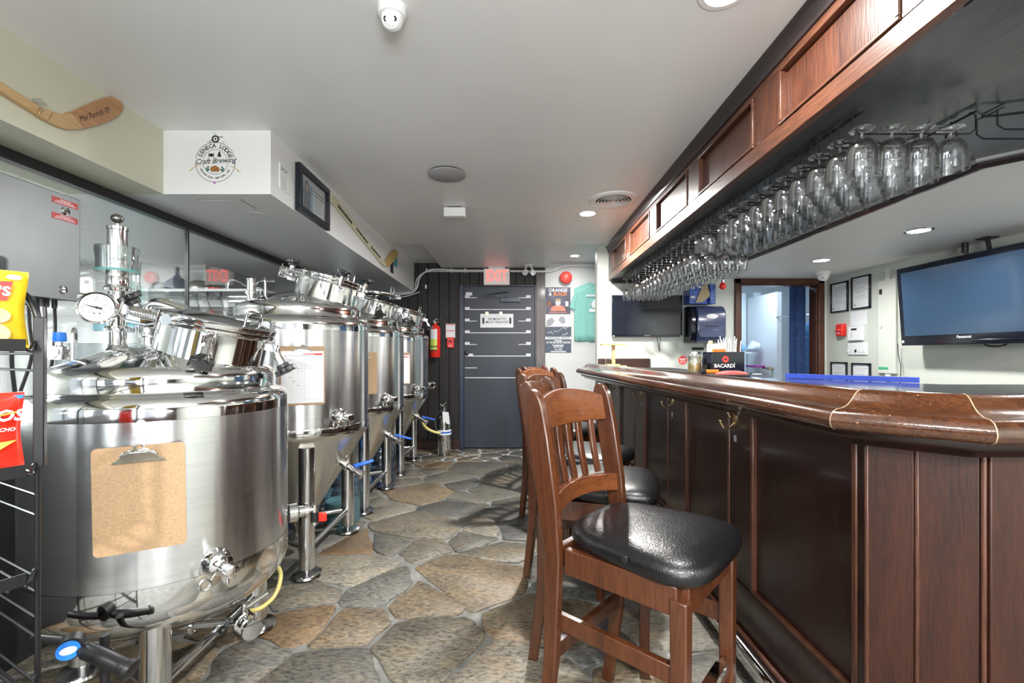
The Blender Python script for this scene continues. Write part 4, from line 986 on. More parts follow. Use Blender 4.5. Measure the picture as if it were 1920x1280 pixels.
text('lettering', 'DORITOS', .034, Xr @ Matrix.Translation((.012, .122, .0285)), M['paper'], r_, bold=.03, shear=.2)
text('lettering', 'NACHO', .011, Xr @ Matrix.Translation((.052, .092, .0275)), M['paper'], r_, shear=.3, bold=.02)
obj('corn_chip_print', MB().prism([(.01, .02), (.075, .068), (.018, .062)], .026, .029, Xr).prism([(-.06, .02), (-.005, .07), (-.06, .076)], .026, .0285, Xr), M['corn'], r_)
obj('orange_slash', MB().prism([(-.05, .1), (.075, .128), (.075, .132), (-.05, .105)], .029, .0298, Xr), M['orange'], r_)
Xt = bagX(.745, -.13)
snack_bag('teal snack bag tip poking out over the third snack rack shelf', frame(rp(-.15, .03, .742), (Dr+Rr*-.16).normalized(), (0, 0, 1)), .16, .135, .045, mat('teal foil', (.1, .5, .55), .25, coat=.4))

# ================================================================== ELECTRICAL BOX AND PIPES BEHIND THE NEAR TANK
eb = thing('electrical_box', 'brushed stainless electrical box on the glass partition above the near tank', 'box', (-1.87, 1.55, 1.461))
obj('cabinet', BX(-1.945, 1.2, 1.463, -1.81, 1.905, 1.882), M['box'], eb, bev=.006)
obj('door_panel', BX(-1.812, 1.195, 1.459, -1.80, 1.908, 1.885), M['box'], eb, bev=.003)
for z in (1.82, 1.5):
    k = obj('lock', MB().ax([(.016, 0), (.016, .004), (.012, .006), (.011, .003), (0, .003)], (-1.8, 1.845 if z > 1.7 else 1.835, z), (1, 0, 0), 24), M['chrome'], eb)
    obj('lock_slot', MB().box((-1.7965, (1.845 if z > 1.7 else 1.835)-.009, z-.002), (-1.794, (1.845 if z > 1.7 else 1.835)+.009, z+.002)), M['ink'], k)
for z in (1.852, 1.79):
    l = obj('warning_label', BX(-1.8, 1.79, z-.012, -1.799, 1.897, z+.012), mat('dark red label', (.4, .01, .015), .4), eb)
    q_ = MB(); Xq_ = frame((-1.7988, 1.8435, z), (0, 1, 0), (0, 0, 1))
    for j, hw_ in enumerate((.022, .036, .044)):
        for u in range(-5, 5): q_.box((hw_*u/5+.001, .0045-.0062*j, 0), (hw_*(u+.75)/5, .0075-.0062*j, .0005), Xq_)
    obj('lettering', q_, M['paper'], l)
cm = MB()
for i, y in enumerate((1.62, 1.66, 1.72, 1.77, 1.82, 1.87)):
    r = (.007, .006, .007, .006, .014, .006)[i]
    obj('cable_gland', MB().cyl((-1.87, y, 1.462), (-1.87, y, 1.43), r*1.6, n=12), M['black'], eb)
    obj('cable', MB().tube([(-1.87, y, 1.44), (-1.87, y+.004, 1.34), (-1.86+.01*(i % 2), y-.012*(i % 3), 1.24), (-1.87, y-.03*(i % 2), 1.1)], r, 8, smooth=2), M['black'] if i != 4 else M['tube'], eb)
top('gas_regulator', MB().lathe([(.03, 0), (.03, .05), (.014, .055), (.014, .07)], c=(-1.78, 1.80, 1.22), n=20).cyl((-1.83, 1.8, 1.245), (-1.73, 1.8, 1.245), .014, n=12).ax([(.024, 0), (.024, .02)], (-1.78, 1.77, 1.25), (.5, -.85, 0), 20), M['tube'], 'small steel gas regulator behind the left shoulder of the near tank', 'regulator')
tk = top('regulator_knob', MB().lathe([(.02, 0), (.022, .006), (.02, .036), (0, .038)], c=(-1.78, 1.80, 1.291), n=20), M['bottleblue'], 'bright blue round knob on the gas regulator', 'knob')

# shelf and kit in the store room behind the glass
top('wall_shelf', MB().box((-3.3, 3.72, 1.75), (-2.02, 4.0, 1.772)).box((-3.3, 3.985, 1.65), (-2.02, 4.0, 1.75)), M['white'], 'long white shelf in the store room behind the glass partition', 'shelf', bev=.002)
def onshelf(px, Y=3.85): return P(px, 540, Y).x
fx_ = onshelf(333)
fu = top('funnel', MB().lathe([(.086, 0), (.09, .004), (.09, .05), (.078, .075), (.03, .11), (.016, .13), (.011, .2), (.008, .2), (.012, .12), (0, .1)], c=(fx_, 3.85, 1.7725), n=32), mat('blue grey plastic', (.06, .09, .15), .35), 'dark blue funnel upside down on the white shelf', 'funnel')
top('mixing_bowl', MB().lathe([(.096, 0), (.098, .004), (.09, .045), (.065, .075), (.04, .083), (0, .084)], c=(onshelf(376), 3.85, 1.7725), n=32), M['steel_cone'], 'steel mixing bowl turned upside down on the white shelf beside the funnel', 'bowl')
top('mixing_bowl', MB().lathe([(.06, 0), (.062, .004), (.055, .05), (.035, .07), (0, .072)], c=(onshelf(298), 3.86, 1.7725), n=28), M['cupglass'], 'clear plastic bowl upside down left of the dark blue funnel', 'bowl')
top('rubber_ring', MB().lathe([(.04, 0), (.06, .0), (.06, .014), (.04, .014), (.04, 0)], c=(onshelf(413), 3.8, 1.7725), n=28, cap0=False, cap1=False), M['red'], 'flat red ring lying on the white shelf before the bowl', 'ring')
for k, px in enumerate((346, 366, 386, 411)):
    x = onshelf(px, 3.75)
    b = thing('hanging_brush', ('first', 'second', 'third', 'fourth')[k]+' from the left of the brushes hanging below the store room shelf', 'brush', (x, 3.75, 1.55), 'brushes hanging below the shelf')
    obj('hook', MB().box((x-.016, 3.735, 1.71), (x+.016, 3.76, 1.7493)), M['black'], b)
    obj('handle', MB().cyl((x, 3.75, 1.715), (x+.05, 3.75, 1.58), .004, n=8), M['black'], b)
    obj('head', MB().cyl((x+.045, 3.75, 1.59), (x+.075, 3.75, 1.5), .012, n=10), M['red'] if k == 2 else M['grey'], b)
top('wire_basket', MB().box((onshelf(450), 3.7, 1.66), (onshelf(488), 3.9, 1.675)).box((onshelf(450), 3.7, 1.7), (onshelf(488), 3.9, 1.708)), M['tube'], 'steel wire basket hung beneath the right end of the shelf', 'basket')
top('bent_pipe', MB().tube([(onshelf(428), 3.85, 1.773), (onshelf(428), 3.85, 1.83), (onshelf(433), 3.85, 1.865), (onshelf(445), 3.85, 1.86), (onshelf(475), 3.8, 1.79), (onshelf(497), 3.78, 1.785)], .012, 10, smooth=1), M['tube'], 'steel bent arm resting on the right half of the shelf', 'pipe')
top('storage_tub', MB().box((-3.3, 3.6, 1.42), (-2.75, 3.9, 1.62)), mat('teal tub', (.05, .2, .25), .4), 'dark teal storage tub in the store room left of the shelf', 'tub', bev=.01)
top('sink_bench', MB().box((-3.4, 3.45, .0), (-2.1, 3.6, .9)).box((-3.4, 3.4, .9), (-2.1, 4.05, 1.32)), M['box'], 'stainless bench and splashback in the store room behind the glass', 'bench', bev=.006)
top('test_cylinder', MB().lathe([(.0, 0), (.05, 0), (.05, .01), (.034, .012), (.034, .34), (.031, .34), (.031, .02)], c=(P(255, 540, 3.55).x, 3.55, 1.62), n=24, cap1=False), M['cupglass'], 'clear measuring cylinder behind the relief valve glass', 'cylinder')

# ================================================================== ON THE SOFFITS
def stick_geo(pts, X, th): return MB().prism(pts, 0, th, X)
Xw = frame((-1.735, 0, 0), (0, 1, 0), (0, 0, 1))         # plane of the sage soffit: x = Y, y = Z
def wy(px, py, x=-1.715): p = PX(px, py, x); return (p.y, p.z)
hs1 = thing('hockey_stick', 'signed wooden hockey stick with a reddish blade on the beige soffit', 'hockey stick', PX(120, 220, -1.72))
bl = [wy(*p) for p in ((130, 243), (160, 242), (185, 236), (205, 229), (222, 221), (231, 212), (235, 203), (233, 193), (226, 184), (215, 181), (200, 184), (180, 191), (160, 200), (140, 209), (128, 212))]
mid = [wy(*p) for p in ((118, 240), (130, 243.5), (162, 242), (138, 213), (126, 213.5), (112, 212), (100, 208), (88, 226))]
sh = [wy(*p) for p in ((-60, 122), (-30, 139), (0, 152), (80, 203), (100, 208), (88, 227), (66, 212), (0, 171), (-60, 142))]
obj('blade', stick_geo(bl, Xw, .012), M['ashred'], hs1, bev=.003)
obj('heel', stick_geo(mid, Xw @ Matrix.Translation((0, 0, .0005)), .014), M['ash'], hs1, bev=.003)
obj('shaft', stick_geo(sh, Xw, .022), M['ash'], hs1, bev=.003)
obj('wire_tie', MB().tube([PX(78, 202, -1.71), PX(75, 207, -1.708), PX(73, 213, -1.71)], .003, 6), M['brass'], hs1)
pa, pb = PX(150, 224, -1.7225), PX(203, 206, -1.7225)
text('signature', 'Mel Patrick 39', .03, frame((pa+pb)/2, pb-pa, (0, -.0, 1)), M['ink'], hs1, shear=.35, wide=1.0)
top('wall_hook', MB().box(PX(60, 194, -1.735), PX(78, 184, -1.70)), M['tube'], 'small steel bracket holding the stick on the beige soffit', 'bracket', bev=.004)
# second stick, picture frame and card on the long white soffit face
def spt(px, py, off=.0):
    # intersect the view ray with the soffit face x = sx(Y) + off
    k = (px-VX)/F_PX; Y = (-1.163+off)/(k+.0155); return P(px, py, Y)
sdir = Vector((-.0155, 1, 0)).normalized()
Xf = frame((sx(0), 0, 0), sdir, (0, 0, 1))                # local x along the soffit, y = Z, z out to the room
Xfi = Xf.inverted()
def sl(px, py): p = Xfi @ spt(px, py); return (p.x, p.y)
hs2 = thing('hockey_stick', 'cream hockey stick with black taped lettering on the long white soffit', 'hockey stick', spt(680, 440))
obj('shaft', MB().prism([sl(*p) for p in ((616, 367), (623, 367), (718, 491), (722, 500), (716, 498), (618, 378))], 0, .02, Xf), M['cream'], hs2, bev=.002)
obj('blade', MB().prism([sl(*p) for p in ((714, 494), (722, 500), (727, 499), (737, 488), (743, 478), (743, 470), (739, 467), (733, 471), (724, 483), (719, 491))], .0065, .018, Xf), mat('yellow blade', (.55, .38, .12), .5), hs2, bev=.002)
for i, (a, b) in enumerate((((634, 388), (660, 421)), ((668, 430), (690, 458)), ((696, 465), (713, 485)))):
    p, q = spt(*a, .021), spt(*b, .021); L_ = (q-p).length
    Xl = frame((p+q)/2+Vector((0, 0, .01)), q-p, (0, 0, 1))
    g_ = MB(); R4 = random.Random(i)
    for u in range(9):
        xa = -L_/2+L_*u/9; h_ = R4.uniform(.006, .011); g_.box((xa, -h_, 0), (xa+L_/9*R4.uniform(.7, .95), h_, .0008), Xl)
    obj('dark_lettering', g_, M['ink'], hs2)
tb = thing('tap_badge', 'small teal and black badge hanging under the cream hockey stick blade', 'badge', spt(739, 492))
obj('strip', MB().prism([sl(*p) for p in ((731, 489), (737, 489), (737, 513), (732, 510))], 0, .004, Xf), M['ink'], tb)
obj('emblem', MB().prism([sl(*p) for p in ((738, 489), (742, 482), (744, 485), (744, 501), (738, 497))], 0, .005, Xf), mat('teal badge', (.05, .3, .32), .4), tb)
pf = thing('picture_frame', 'black framed picture of a figure beside a white text panel on the soffit', 'picture', spt(580, 400))
(ax0, ay0), (ax1, ay1) = sl(553, 397), sl(611, 351)
x0_, x1_ = sl(553, 350)[0], sl(610.5, 380)[0]; zt_, zb_ = ZC-.045, 2.045
mb = MB()
wd_ = .035
for r in ((x0_, zb_, x1_, zb_+wd_), (x0_, zt_-wd_, x1_, zt_), (x0_, zb_+wd_, x0_+wd_, zt_-wd_), (x1_-wd_, zb_+wd_, x1_, zt_-wd_)): mb.box((r[0], r[1], 0), (r[2], r[3], .03), Xf)
obj('frame', mb, M['tvframe'], pf, bev=.002)
obj('mount', rect(x0_+wd_, zb_+wd_, x1_-wd_, zt_-wd_, Xf, .004, .004), M['paper'], pf)
xm = x0_+wd_+(x1_-x0_-2*wd_)*.5
pr = obj('blue_print', rect(x0_+wd_+.02, zb_+wd_+.012, xm, zt_-wd_-.03, Xf, .001, .008), M['skyblue'], pf)
fc = ((x0_+wd_+.02+xm)/2, (zb_+zt_)/2)
fg = MB()
fg.prism([(fc[0]-.05, fc[1]-.1), (fc[0]+.05, fc[1]-.1), (fc[0]+.045, fc[1]+.0), (fc[0]+.06, fc[1]+.035), (fc[0]-.07, fc[1]+.02), (fc[0]-.04, fc[1]-.02)], .009, .0095, Xf)
obj('figure_print', fg, M['navyprint'], pr)
obj('hair_print', MB().lathe([(.03, .0096), (.03, .01)], n=20, X=Xf @ Matrix.Translation((fc[0], fc[1]+.045, 0)) @ Matrix.Diagonal((1, 1.3, 1, 1))), M['ink'], pr)
obj('face_print', MB().lathe([(.017, .0101), (.017, .0105)], n=18, X=Xf @ Matrix.Translation((fc[0], fc[1]+.042, 0)) @ Matrix.Diagonal((1, 1.3, 1, 1))), M['skin'], pr)
tx = MB()
for j in range(7):
    y = zt_-wd_-.05-.022*j; q = rect(xm+.015, y, x1_-wd_-.02-.03*(j % 3 == 2)-.04*(j == 3), y+(.008 if j < 2 else .003), Xf, .0006, .0082); tx.add(q.v, q.f)
obj('text_lines', tx, M['navyprint'], pf)
obj('glazing', rect(x0_+wd_, zb_+wd_, x1_-wd_, zt_-wd_, Xf, .001, .02), M['pane'], pf)
cd = thing('wall_card', 'white printed card with dotted lettering on the soffit beside the black frame', 'card', spt(533, 335))
c0, c1v = sl(523, 305), sl(543, 365)
obj('card', rect(c0[0], sl(523, 352)[1], c1v[0], sl(523, 304)[1], Xf, .006), M['soffit'], cd, bev=.001)
cdl = MB()
for j in range(5):
    xx = c0[0]+.012+.012*j; q = rect(xx, sl(523, 350)[1], xx+.0022, sl(523, 326+3*(j % 2))[1], Xf, .0006, .0062); cdl.add(q.v, q.f)
for j in range(6): q = rect(c0[0]+.012+.012*j, sl(523, 318-2*(j % 3))[1], c0[0]+.02+.012*j, sl(523, 309+2*(j % 2))[1], Xf, .0006, .0062); cdl.add(q.v, q.f)
obj('print', cdl, M['inkgrey'], cd)

# brewery sticker on the end of the soffit
so_c = P(404, 304, 2.28); XK = frame(so_c+Vector((0, -.0006, 0)), (1, 0, 0), (0, 0, 1)) @ Matrix.Rotation(D(-2), 4, 'Z')
k = thing('brewery_sticker', 'round black and white brewery sticker on the end face of the soffit', 'sticker', so_c)
sh_ = [(-.095, .075), (-.06, .1), (-.035, .14), (0, .15), (.04, .138), (.065, .1), (.1, .07), (.117, .04), (.125, .02), (.141, .012), (.138, -.02), (.132, -.055), (.115, -.058), (.1, -.06), (.06, -.105), (.0, -.118), (-.06, -.105), (-.1, -.06), (-.125, -.075), (-.135, -.055), (-.125, -.03), (-.14, -.01), (-.132, .015), (-.112, .02)]
obj('backing', flat(sh_, XK, .0008), M['soffit'], k)
XK2 = XK @ Matrix.Translation((0, 0, .001))
ink = MB()
for a, b in ((.0985, .1005), (.0615, .063)): q = ring(a, b, XK2); ink.add(q.v, q.f)
q = ring(.011, .019, XK2 @ Matrix.Translation((-.003, .115, 0))); ink.add(q.v, q.f); q = disc(.005, XK2 @ Matrix.Translation((-.003, .115, 0))); ink.add(q.v, q.f)
for m_ in (MB().tube([XK2 @ Vector(p) for p in ((.012, .125, .0005), (.03, .127, .0005), (.034, .124, .0005))], .0016, 6), MB().tube([XK2 @ Vector(p) for p in ((-.02, .112, .0005), (-.028, .103, .0005), (-.031, .095, .0005))], .0014, 6)): ink.add(m_.v, m_.f)
q = arc_text('SENECA LODGE', .081, D(158), D(22), .029, XK2); ink.add(q.v, q.f)
q = arc_text('WATKINS GLEN, NEW YORK, USA', .08, D(209), D(331), .0135, XK2, True); ink.add(q.v, q.f)
tree = [(.018, .028), (.008, .028), (.012, .036), (.01, .036), (.015, .046), (.013, .046), (.019, .056), (.025, .046), (.023, .046), (.028, .036), (.026, .036), (.03, .028), (.021, .028), (.021, .023), (.018, .023)]
q = flat(tree, XK2); ink.add(q.v, q.f)
for x0, y0, x1, y1 in ((-.034, .024, -.03, .044), (-.012, .024, -.008, .044), (-.03, .032, -.012, .036)): q = rect(x0, y0, x1, y1, XK2); ink.add(q.v, q.f)
q = disc(.0085, XK2 @ Matrix.Translation((-.021, .034, 0))); ink.add(q.v, q.f)
obj('black_print', ink, M['ink'], k)
obj('script_band', MB().prism([(-.115, -.012), (.115, .0), (.118, .024), (-.112, .012)], .0002, .0008, XK2 @ Matrix.Translation((0, 0, .0006))), M['soffit'], k)
obj('script_lettering', text_geo('Craft Brewing', .036, XK2 @ Matrix.Translation((0, .005, .0016)) @ Matrix.Rotation(D(5), 4, 'Z'), shear=.4, wide=1.0, bold=.012), M['ink'], k)
obj('cabin_print', flat([(-.022, -.048), (.022, -.048), (.022, -.034), (.026, -.032), (.012, -.022), (.008, -.022), (.008, -.018), (-.008, -.018), (-.008, -.022), (-.016, -.022), (-.026, -.032), (-.022, -.034)], XK2), M['brownprint'], k)
lf = MB()
for s in (-1, 1):
    for dx, dy in ((.035, -.026), (.042, -.034), (.032, -.038), (.038, -.043)): q = disc(.005, XK2 @ Matrix.Translation((s*dx, dy, 0)), n=10); lf.add(q.v, q.f)
obj('leaf_print', lf, mat('dark green ink', (.02, .09, .07), .6), k)
br = MB()
for s in (-1, 1):
    for p in (((.07, -.018), (.1, -.022), (.118, -.045)), ((.085, -.02), (.108, -.03), (.128, -.05)), ((.03, .098), (.036, .104), (.043, .098))):
        m_ = MB().tube([XK2 @ Vector((s*a, b, .0005)) for a, b in p], .0014, 5, smooth=1); br.add(m_.v, m_.f)
obj('straw_print', br, M['pine'], k)
obj('pink_mark', disc(.005, XK2 @ Matrix.Translation((0, -.104, .0003)), n=12), M['magenta'], k)
obj('blue_mark', flat([(-.014, .142), (-.004, .138), (-.006, .146)], XK2), M['skyblue'], k)
text('small_lettering', 'Est. 2021', .009, XK2 @ Matrix.Translation((0, -.055, 0)), M['inkgrey'], k, shear=.3)

# ================================================================== ON THE CEILING
for i, (p, lb) in enumerate(zip(POTS_AND_FILLS[:2], ('lit round downlight in the main ceiling beside the round air vent', 'lit round downlight in the main ceiling at the top edge of the view'))):
    t = thing('downlight', lb, 'light', p, 'ceiling downlights')
    obj('trim_ring', MB().lathe([(.06, -.004), (.078, -.003), (.08, 0)], c=p, n=36, cap0=False, cap1=False), M['white'], t)
    obj('lens', MB().lathe([(.061, -.0035), (.061, -.001)], c=p, n=36), M['lens'], t)
for i, (p, lb) in enumerate(zip(BARPOTS[:2], ('lit downlight above the bar nearer the large tilted television', 'lit downlight above the bar just before the dome camera'))):
    t = thing('downlight', lb, 'light', p, 'ceiling downlights')
    obj('trim_ring', MB().lathe([(.058, -.004), (.074, -.003), (.076, 0)], c=p, n=36, cap0=False, cap1=False), M['chrome'], t)
    obj('lens', MB().lathe([(.059, -.0035), (.059, -.001)], c=p, n=36), M['lens'], t)
_rl = (.776, 5.5, ZR)
t = thing('downlight', 'lit downlight in the raised ceiling patch above the mint shirt', 'light', _rl, 'ceiling downlights')
obj('trim_ring', MB().lathe([(.05, -.004), (.066, -.003), (.068, 0)], c=_rl, n=32, cap0=False, cap1=False), M['white'], t)
obj('lens', MB().lathe([(.05, -.0035), (.05, -.001)], c=_rl, n=32), M['lens'], t)
sp = thing('ceiling_speaker', 'round grey mesh speaker cover slightly proud of the white ceiling', 'speaker', (-.392, 2.815, ZC))
obj('grille', MB().lathe([(0, -.017), (.112, -.017), (.116, -.014), (.116, -.01), (.105, -.009)], c=(-.392, 2.815, ZC), n=48, cap1=False), mat('speaker mesh', (.36, .36, .37), .6, bump=(400, .3)), sp)
obj('rim', MB().lathe([(.1, -.01), (.106, -.01), (.106, 0), (.1, 0)], c=(-.392, 2.815, ZC), n=48), M['dark'], sp)
sb = P(852, 392, 3.45)
sd_ = thing('motion_sensor', 'small white box hanging from the ceiling behind the round speaker', 'sensor', (sb.x, 3.45, ZC))
obj('housing', BX(sb.x-.083, 3.45, ZC-.075, sb.x+.083, 3.51, ZC-.006), M['ceiling'], sd_, bev=.006)
obj('slot', BX(sb.x-.05, 3.455, ZC-.006, sb.x+.05, 3.50, ZC), M['dark'], sd_)
vc = (.745, 3.30, ZC)
av = thing('air_vent', 'round white ceiling vent with concentric louvres near the canopy', 'vent', vc)
obj('flange', MB().lathe([(.125, -.012), (.135, -.016), (.172, -.012), (.178, -.004), (.178, 0)], c=vc, n=56, cap0=False, cap1=False), M['white'], av, ang=60)
obj('throat', MB().lathe([(.13, -.002), (0, -.002)], c=vc, n=48, cap0=False), M['dark'], av)
for i in range(5):
    r = .118-.023*i; obj('louvre', MB().lathe([(r, -.02), (r-.003, -.021), (r-.015, -.008), (r-.012, -.007), (r, -.02)], c=vc, n=48, cap0=False, cap1=False), M['white'], av)
obj('centre_cone', MB().lathe([(0, -.02), (.01, -.018), (.016, -.004)], c=vc, n=24, cap1=False), M['white'], av)
def dome_cam(p, label, down=1, r=.046, face=(0, -1, -.6)):
    t = thing('security_camera', label, 'camera', p)
    p = Vector(p); f = Vector(face).normalized()
    obj('base', MB().lathe([(0, -.03), (r*.98, -.03), (r*1.08, -.022), (r*1.1, 0)], c=p, n=36), M['white'], t)
    b = obj('ball', MB().sphere(p+Vector((0, 0, -.038)), r*.85, 24), M['white'], t)
    c = p+Vector((0, 0, -.038)); s = f.cross(Vector((0, 0, 1))).normalized()
    obj('lens_plate', MB().ax([(r*.66, r*.5), (r*.64, r*.62), (0, r*.66)], c, f, 28), M['paper'], t)
    for a in (-1, 1): obj('lens', MB().ax([(r*.2, 0), (r*.2, .004), (r*.12, .006), (0, .004)], c+f*r*.64+s*a*r*.3, f, 16), M['tvframe'], t)
    return t
dome_cam((-.381, 1.47, ZC), 'white dome security camera cut by the top edge of the ceiling view', r=.042)
q = P(1543, 503, 4.35)
dome_cam((q.x, 4.35, ZB), 'white dome security camera on the ceiling in front of the kitchen doorway', r=.058)
# ================================================================== ON THE BAR
ZT = 1.1056
def W2(px, py, Y=YT): return P(px, py, Y)
# slatted wooden stand at the far end
Yw = 4.42; a = W2(1150, 685, Yw)
ws = thing('wooden_stand', 'pale pine T shaped stand at the far end of the bar counter', 'stand', (a.x, Yw, ZT))
obj('base', MB().box((a.x-.12, Yw-.05, ZT), (a.x+.12, Yw+.05, ZT+.02)).box((a.x-.06, Yw-.03, ZT+.02), (a.x+.06, Yw+.03, ZT+.034)), M['pine'], ws, bev=.003)
obj('upright', BX(a.x-.014, Yw-.014, ZT+.034, a.x+.016, Yw+.014, ZT+.215), M['pine'], ws, bev=.002)
obj('top_board', MB().box((a.x-.115, Yw-.05, ZT+.215), (a.x+.11, Yw+.05, ZT+.235)), M['pine'], ws, bev=.003)
top('acrylic_holder', MB().prism([(-.10, -.06), (.06, -.075), (.09, 0), (-.12, 0)], 0, .004, frame((a.x, Yw+.06, ZT+.075+.08), (1, 0, 0), (0, 0, 1))).box((-.06+a.x, Yw+.06, ZT), (.03+a.x, Yw+.1, ZT+.085)), M['cupglass'], 'clear acrylic leaflet holder behind the pine stand on the bar', 'holder')
struct('baseboard_bar', BX(.91, YT-.02, 1.09, 1.455, YT, 1.19), M['mahog_warm'], bev=.003)
top('bar_mat', MB().box((1.24, 2.75, ZT), (1.45, 4.2, ZT+.008)), M['rubber'], 'long black ribbed rubber mat along the inner edge of the bar', 'mat', bev=.002)
# honey jar
Yj = 3.18; zj = ZT+.0085
def jar(px, label, lid=True, liq=None, r=.042, h=.125, m=None, Y=Yj):
    x = W2(px, 690, Y).x; t = thing('jar', label, 'jar', (x, Y, zj))
    obj('glass', MB().lathe([(0, .001), (r*.95, 0), (r, .006), (r, h*.82), (r*.9, h*.9), (r*.82, h*.93), (r*.82, h)], c=(x, Y, zj), n=28, cap1=False), M['cupglass'], t)
    if liq: obj('contents', MB().lathe([(0, .004), (r*.93, .004), (r*.93, liq), (0, liq)], c=(x, Y, zj), n=24), m, t)
    return t, x
j, jx = jar(1302, 'glass jar half full of honey yellow contents on the bar', liq=.065, m=M['honey'], Y=3.1)
obj('lid', MB().lathe([(.036, .125), (.038, .126), (.038, .14), (0, .141)], c=(jx, 3.1, zj), n=24), M['chrome'], j)
j2, jx2 = jar(1315, 'clear jar of small orange toppings behind the orange marker on the bar', liq=.10, m=mat('pale orange sweets', (.85, .62, .42), .5, noise=(60, .5)), r=.029, h=.12, Y=3.2)
top('topping_shaker', MB().lathe([(.026, 0), (.028, .01), (.028, .09), (.014, .12), (.016, .15), (.02, .19), (.012, .22)], c=(W2(1332, 660, 3.2).x, 3.2, zj), n=16), mat('speckled straw', (.75, .6, .4), .6, noise=(80, .4)), 'pale speckled topping shaker neck rising behind the black caddy', 'shaker')
mkx = W2(1326, 694, 2.935)
mk_ = thing('marker_pen', 'orange and black marker lying on the bar before the black caddy', 'pen', (mkx.x, 2.935, zj))
obj('body', MB().cyl((mkx.x-.01, 2.935, zj+.013), (mkx.x+.07, 2.935, zj+.013), .0125, n=18), M['orange'], mk_)
obj('cap', MB().cyl((mkx.x-.042, 2.935, zj+.013), (mkx.x-.01, 2.935, zj+.013), .0135, n=18), M['black'], mk_)
# branded caddy
Yc = 2.98; l, r = W2(1334.5, 690, Yc).x, W2(1396, 690, Yc).x; zt_ = EYE-(659.5-VY)/F_PX*Yc
cd2 = thing('bar_caddy', 'black bar caddy with white lettering and a red roundel, full of straws', 'caddy', ((l+r)/2, Yc+.07, zj))
obj('tray', MB().box((l, Yc, zj), (r, Yc+.006, zt_)).box((l, Yc+.134, zj), (r, Yc+.14, zt_)).box((l, Yc+.006, zj), (l+.005, Yc+.134, zt_)).box((r-.005, Yc+.006, zj), (r, Yc+.134, zt_)).box((l+.005, Yc+.006, zj), (r-.005, Yc+.134, zj+.005)), M['tvframe'], cd2, bev=.002)
Xc = frame(((l+r)/2-.018, Yc-.0008, (zj+zt_)/2), (1, 0, 0), (0, 0, 1))
text('lettering', 'BACARD\u00cd', .034, Xc @ Matrix.Translation((-.006, -.022, 0)), M['paper'], cd2, bold=.025, wide=.95)
rd = obj('roundel', disc(.0215, Xc @ Matrix.Translation((.0, .022, 0))), M['redbell'], cd2)
obj('bat_mark', MB().prism([(-.013, .008), (-.006, .003), (0, .009), (.006, .003), (.013, .008), (.009, -.004), (.003, -.002), (0, -.011), (-.003, -.002), (-.009, -.004)], .0008, .0013, Xc @ Matrix.Translation((0, .022, 0))), M['ink'], rd)
for i in range(22):
    x = r-.012-R_.uniform(0, .105); y = Yc+.02+R_.uniform(0, .1); dx = (x-(r-.06))*1.1+R_.uniform(-.02, .02)
    top('straw', MB().cyl((x, y, zj+.012), (x+dx*.6, y+R_.uniform(-.015, .02), zt_+R_.uniform(.06, .105)), .0035, n=8), M['paper'], 'white paper straw fanned out with others in the black caddy', 'straw', 'straws in the black caddy')
for i in range(4): top('napkin_stack', MB().box((l+.02, Yc+.02+.026*i, zj+.008), (l+.1, Yc+.04+.026*i, zt_+.018+.012*i)), M['paper'] if i else M['orange'], 'folded napkins upright in the left half of the black caddy', 'napkin', 'napkins in the caddy')
rx = W2(1373, 696, 2.83)
rt = thing('red_cloth', 'folded red cloth packet lying before the black caddy on the bar', 'cloth', (rx.x, 2.83, zj))
obj('cloth', MB().loft([[Vector((rx.x+u*.1, 2.83+v*.05*(1-u*u*.7)+.002, zj+.0005+h*.024*(1-u*u*.8))) for v, h in ((-1, 0), (-1, .5), (-.4, 1), (.5, .95), (1, .4), (1, 0))] for u in (-1, -.75, -.4, 0, .4, .75, 1)]), mat('coral cloth', (.75, .1, .09), .6, noise=(40, .3)), rt)
obj('crease_print', MB().box((rx.x-.05, 2.80, zj+.024), (rx.x+.03, 2.803, zj+.0255)), M['ink'], rt)
kx = W2(1424, 697, 2.78)
km = MB()
for i in range(7):
    s = [(kx.x+R_.uniform(-.07, .08), 2.78+R_.uniform(-.03, .03), zj+.004+.004*R_.random()) for _ in range(4)]
    km.tube(s, .0025, 6, smooth=2)
top('keys', km, M['chrome'], 'tangle of silver keys and chain beside the red cloth on the bar', 'keys')
sp_ = [(1.55, 2.56), (1.72, 2.375), (1.93, 2.15)]
bs = MB()
for (x0, y0), (x1, y1) in zip(sp_, sp_[1:]):
    d = Vector((x1-x0, y1-y0, 0)).normalized(); n = Vector((-d.y, d.x, 0))*-.02
    bs.prism([(x0, y0), (x1, y1), (x1+n.x, y1+n.y), (x0+n.x, y0+n.y)], ZT, ZT+.026)
top('blue_strip', bs, M['blueglow'], 'long bright blue strip along the inner edge of the bar corner', 'strip', bev=.002)

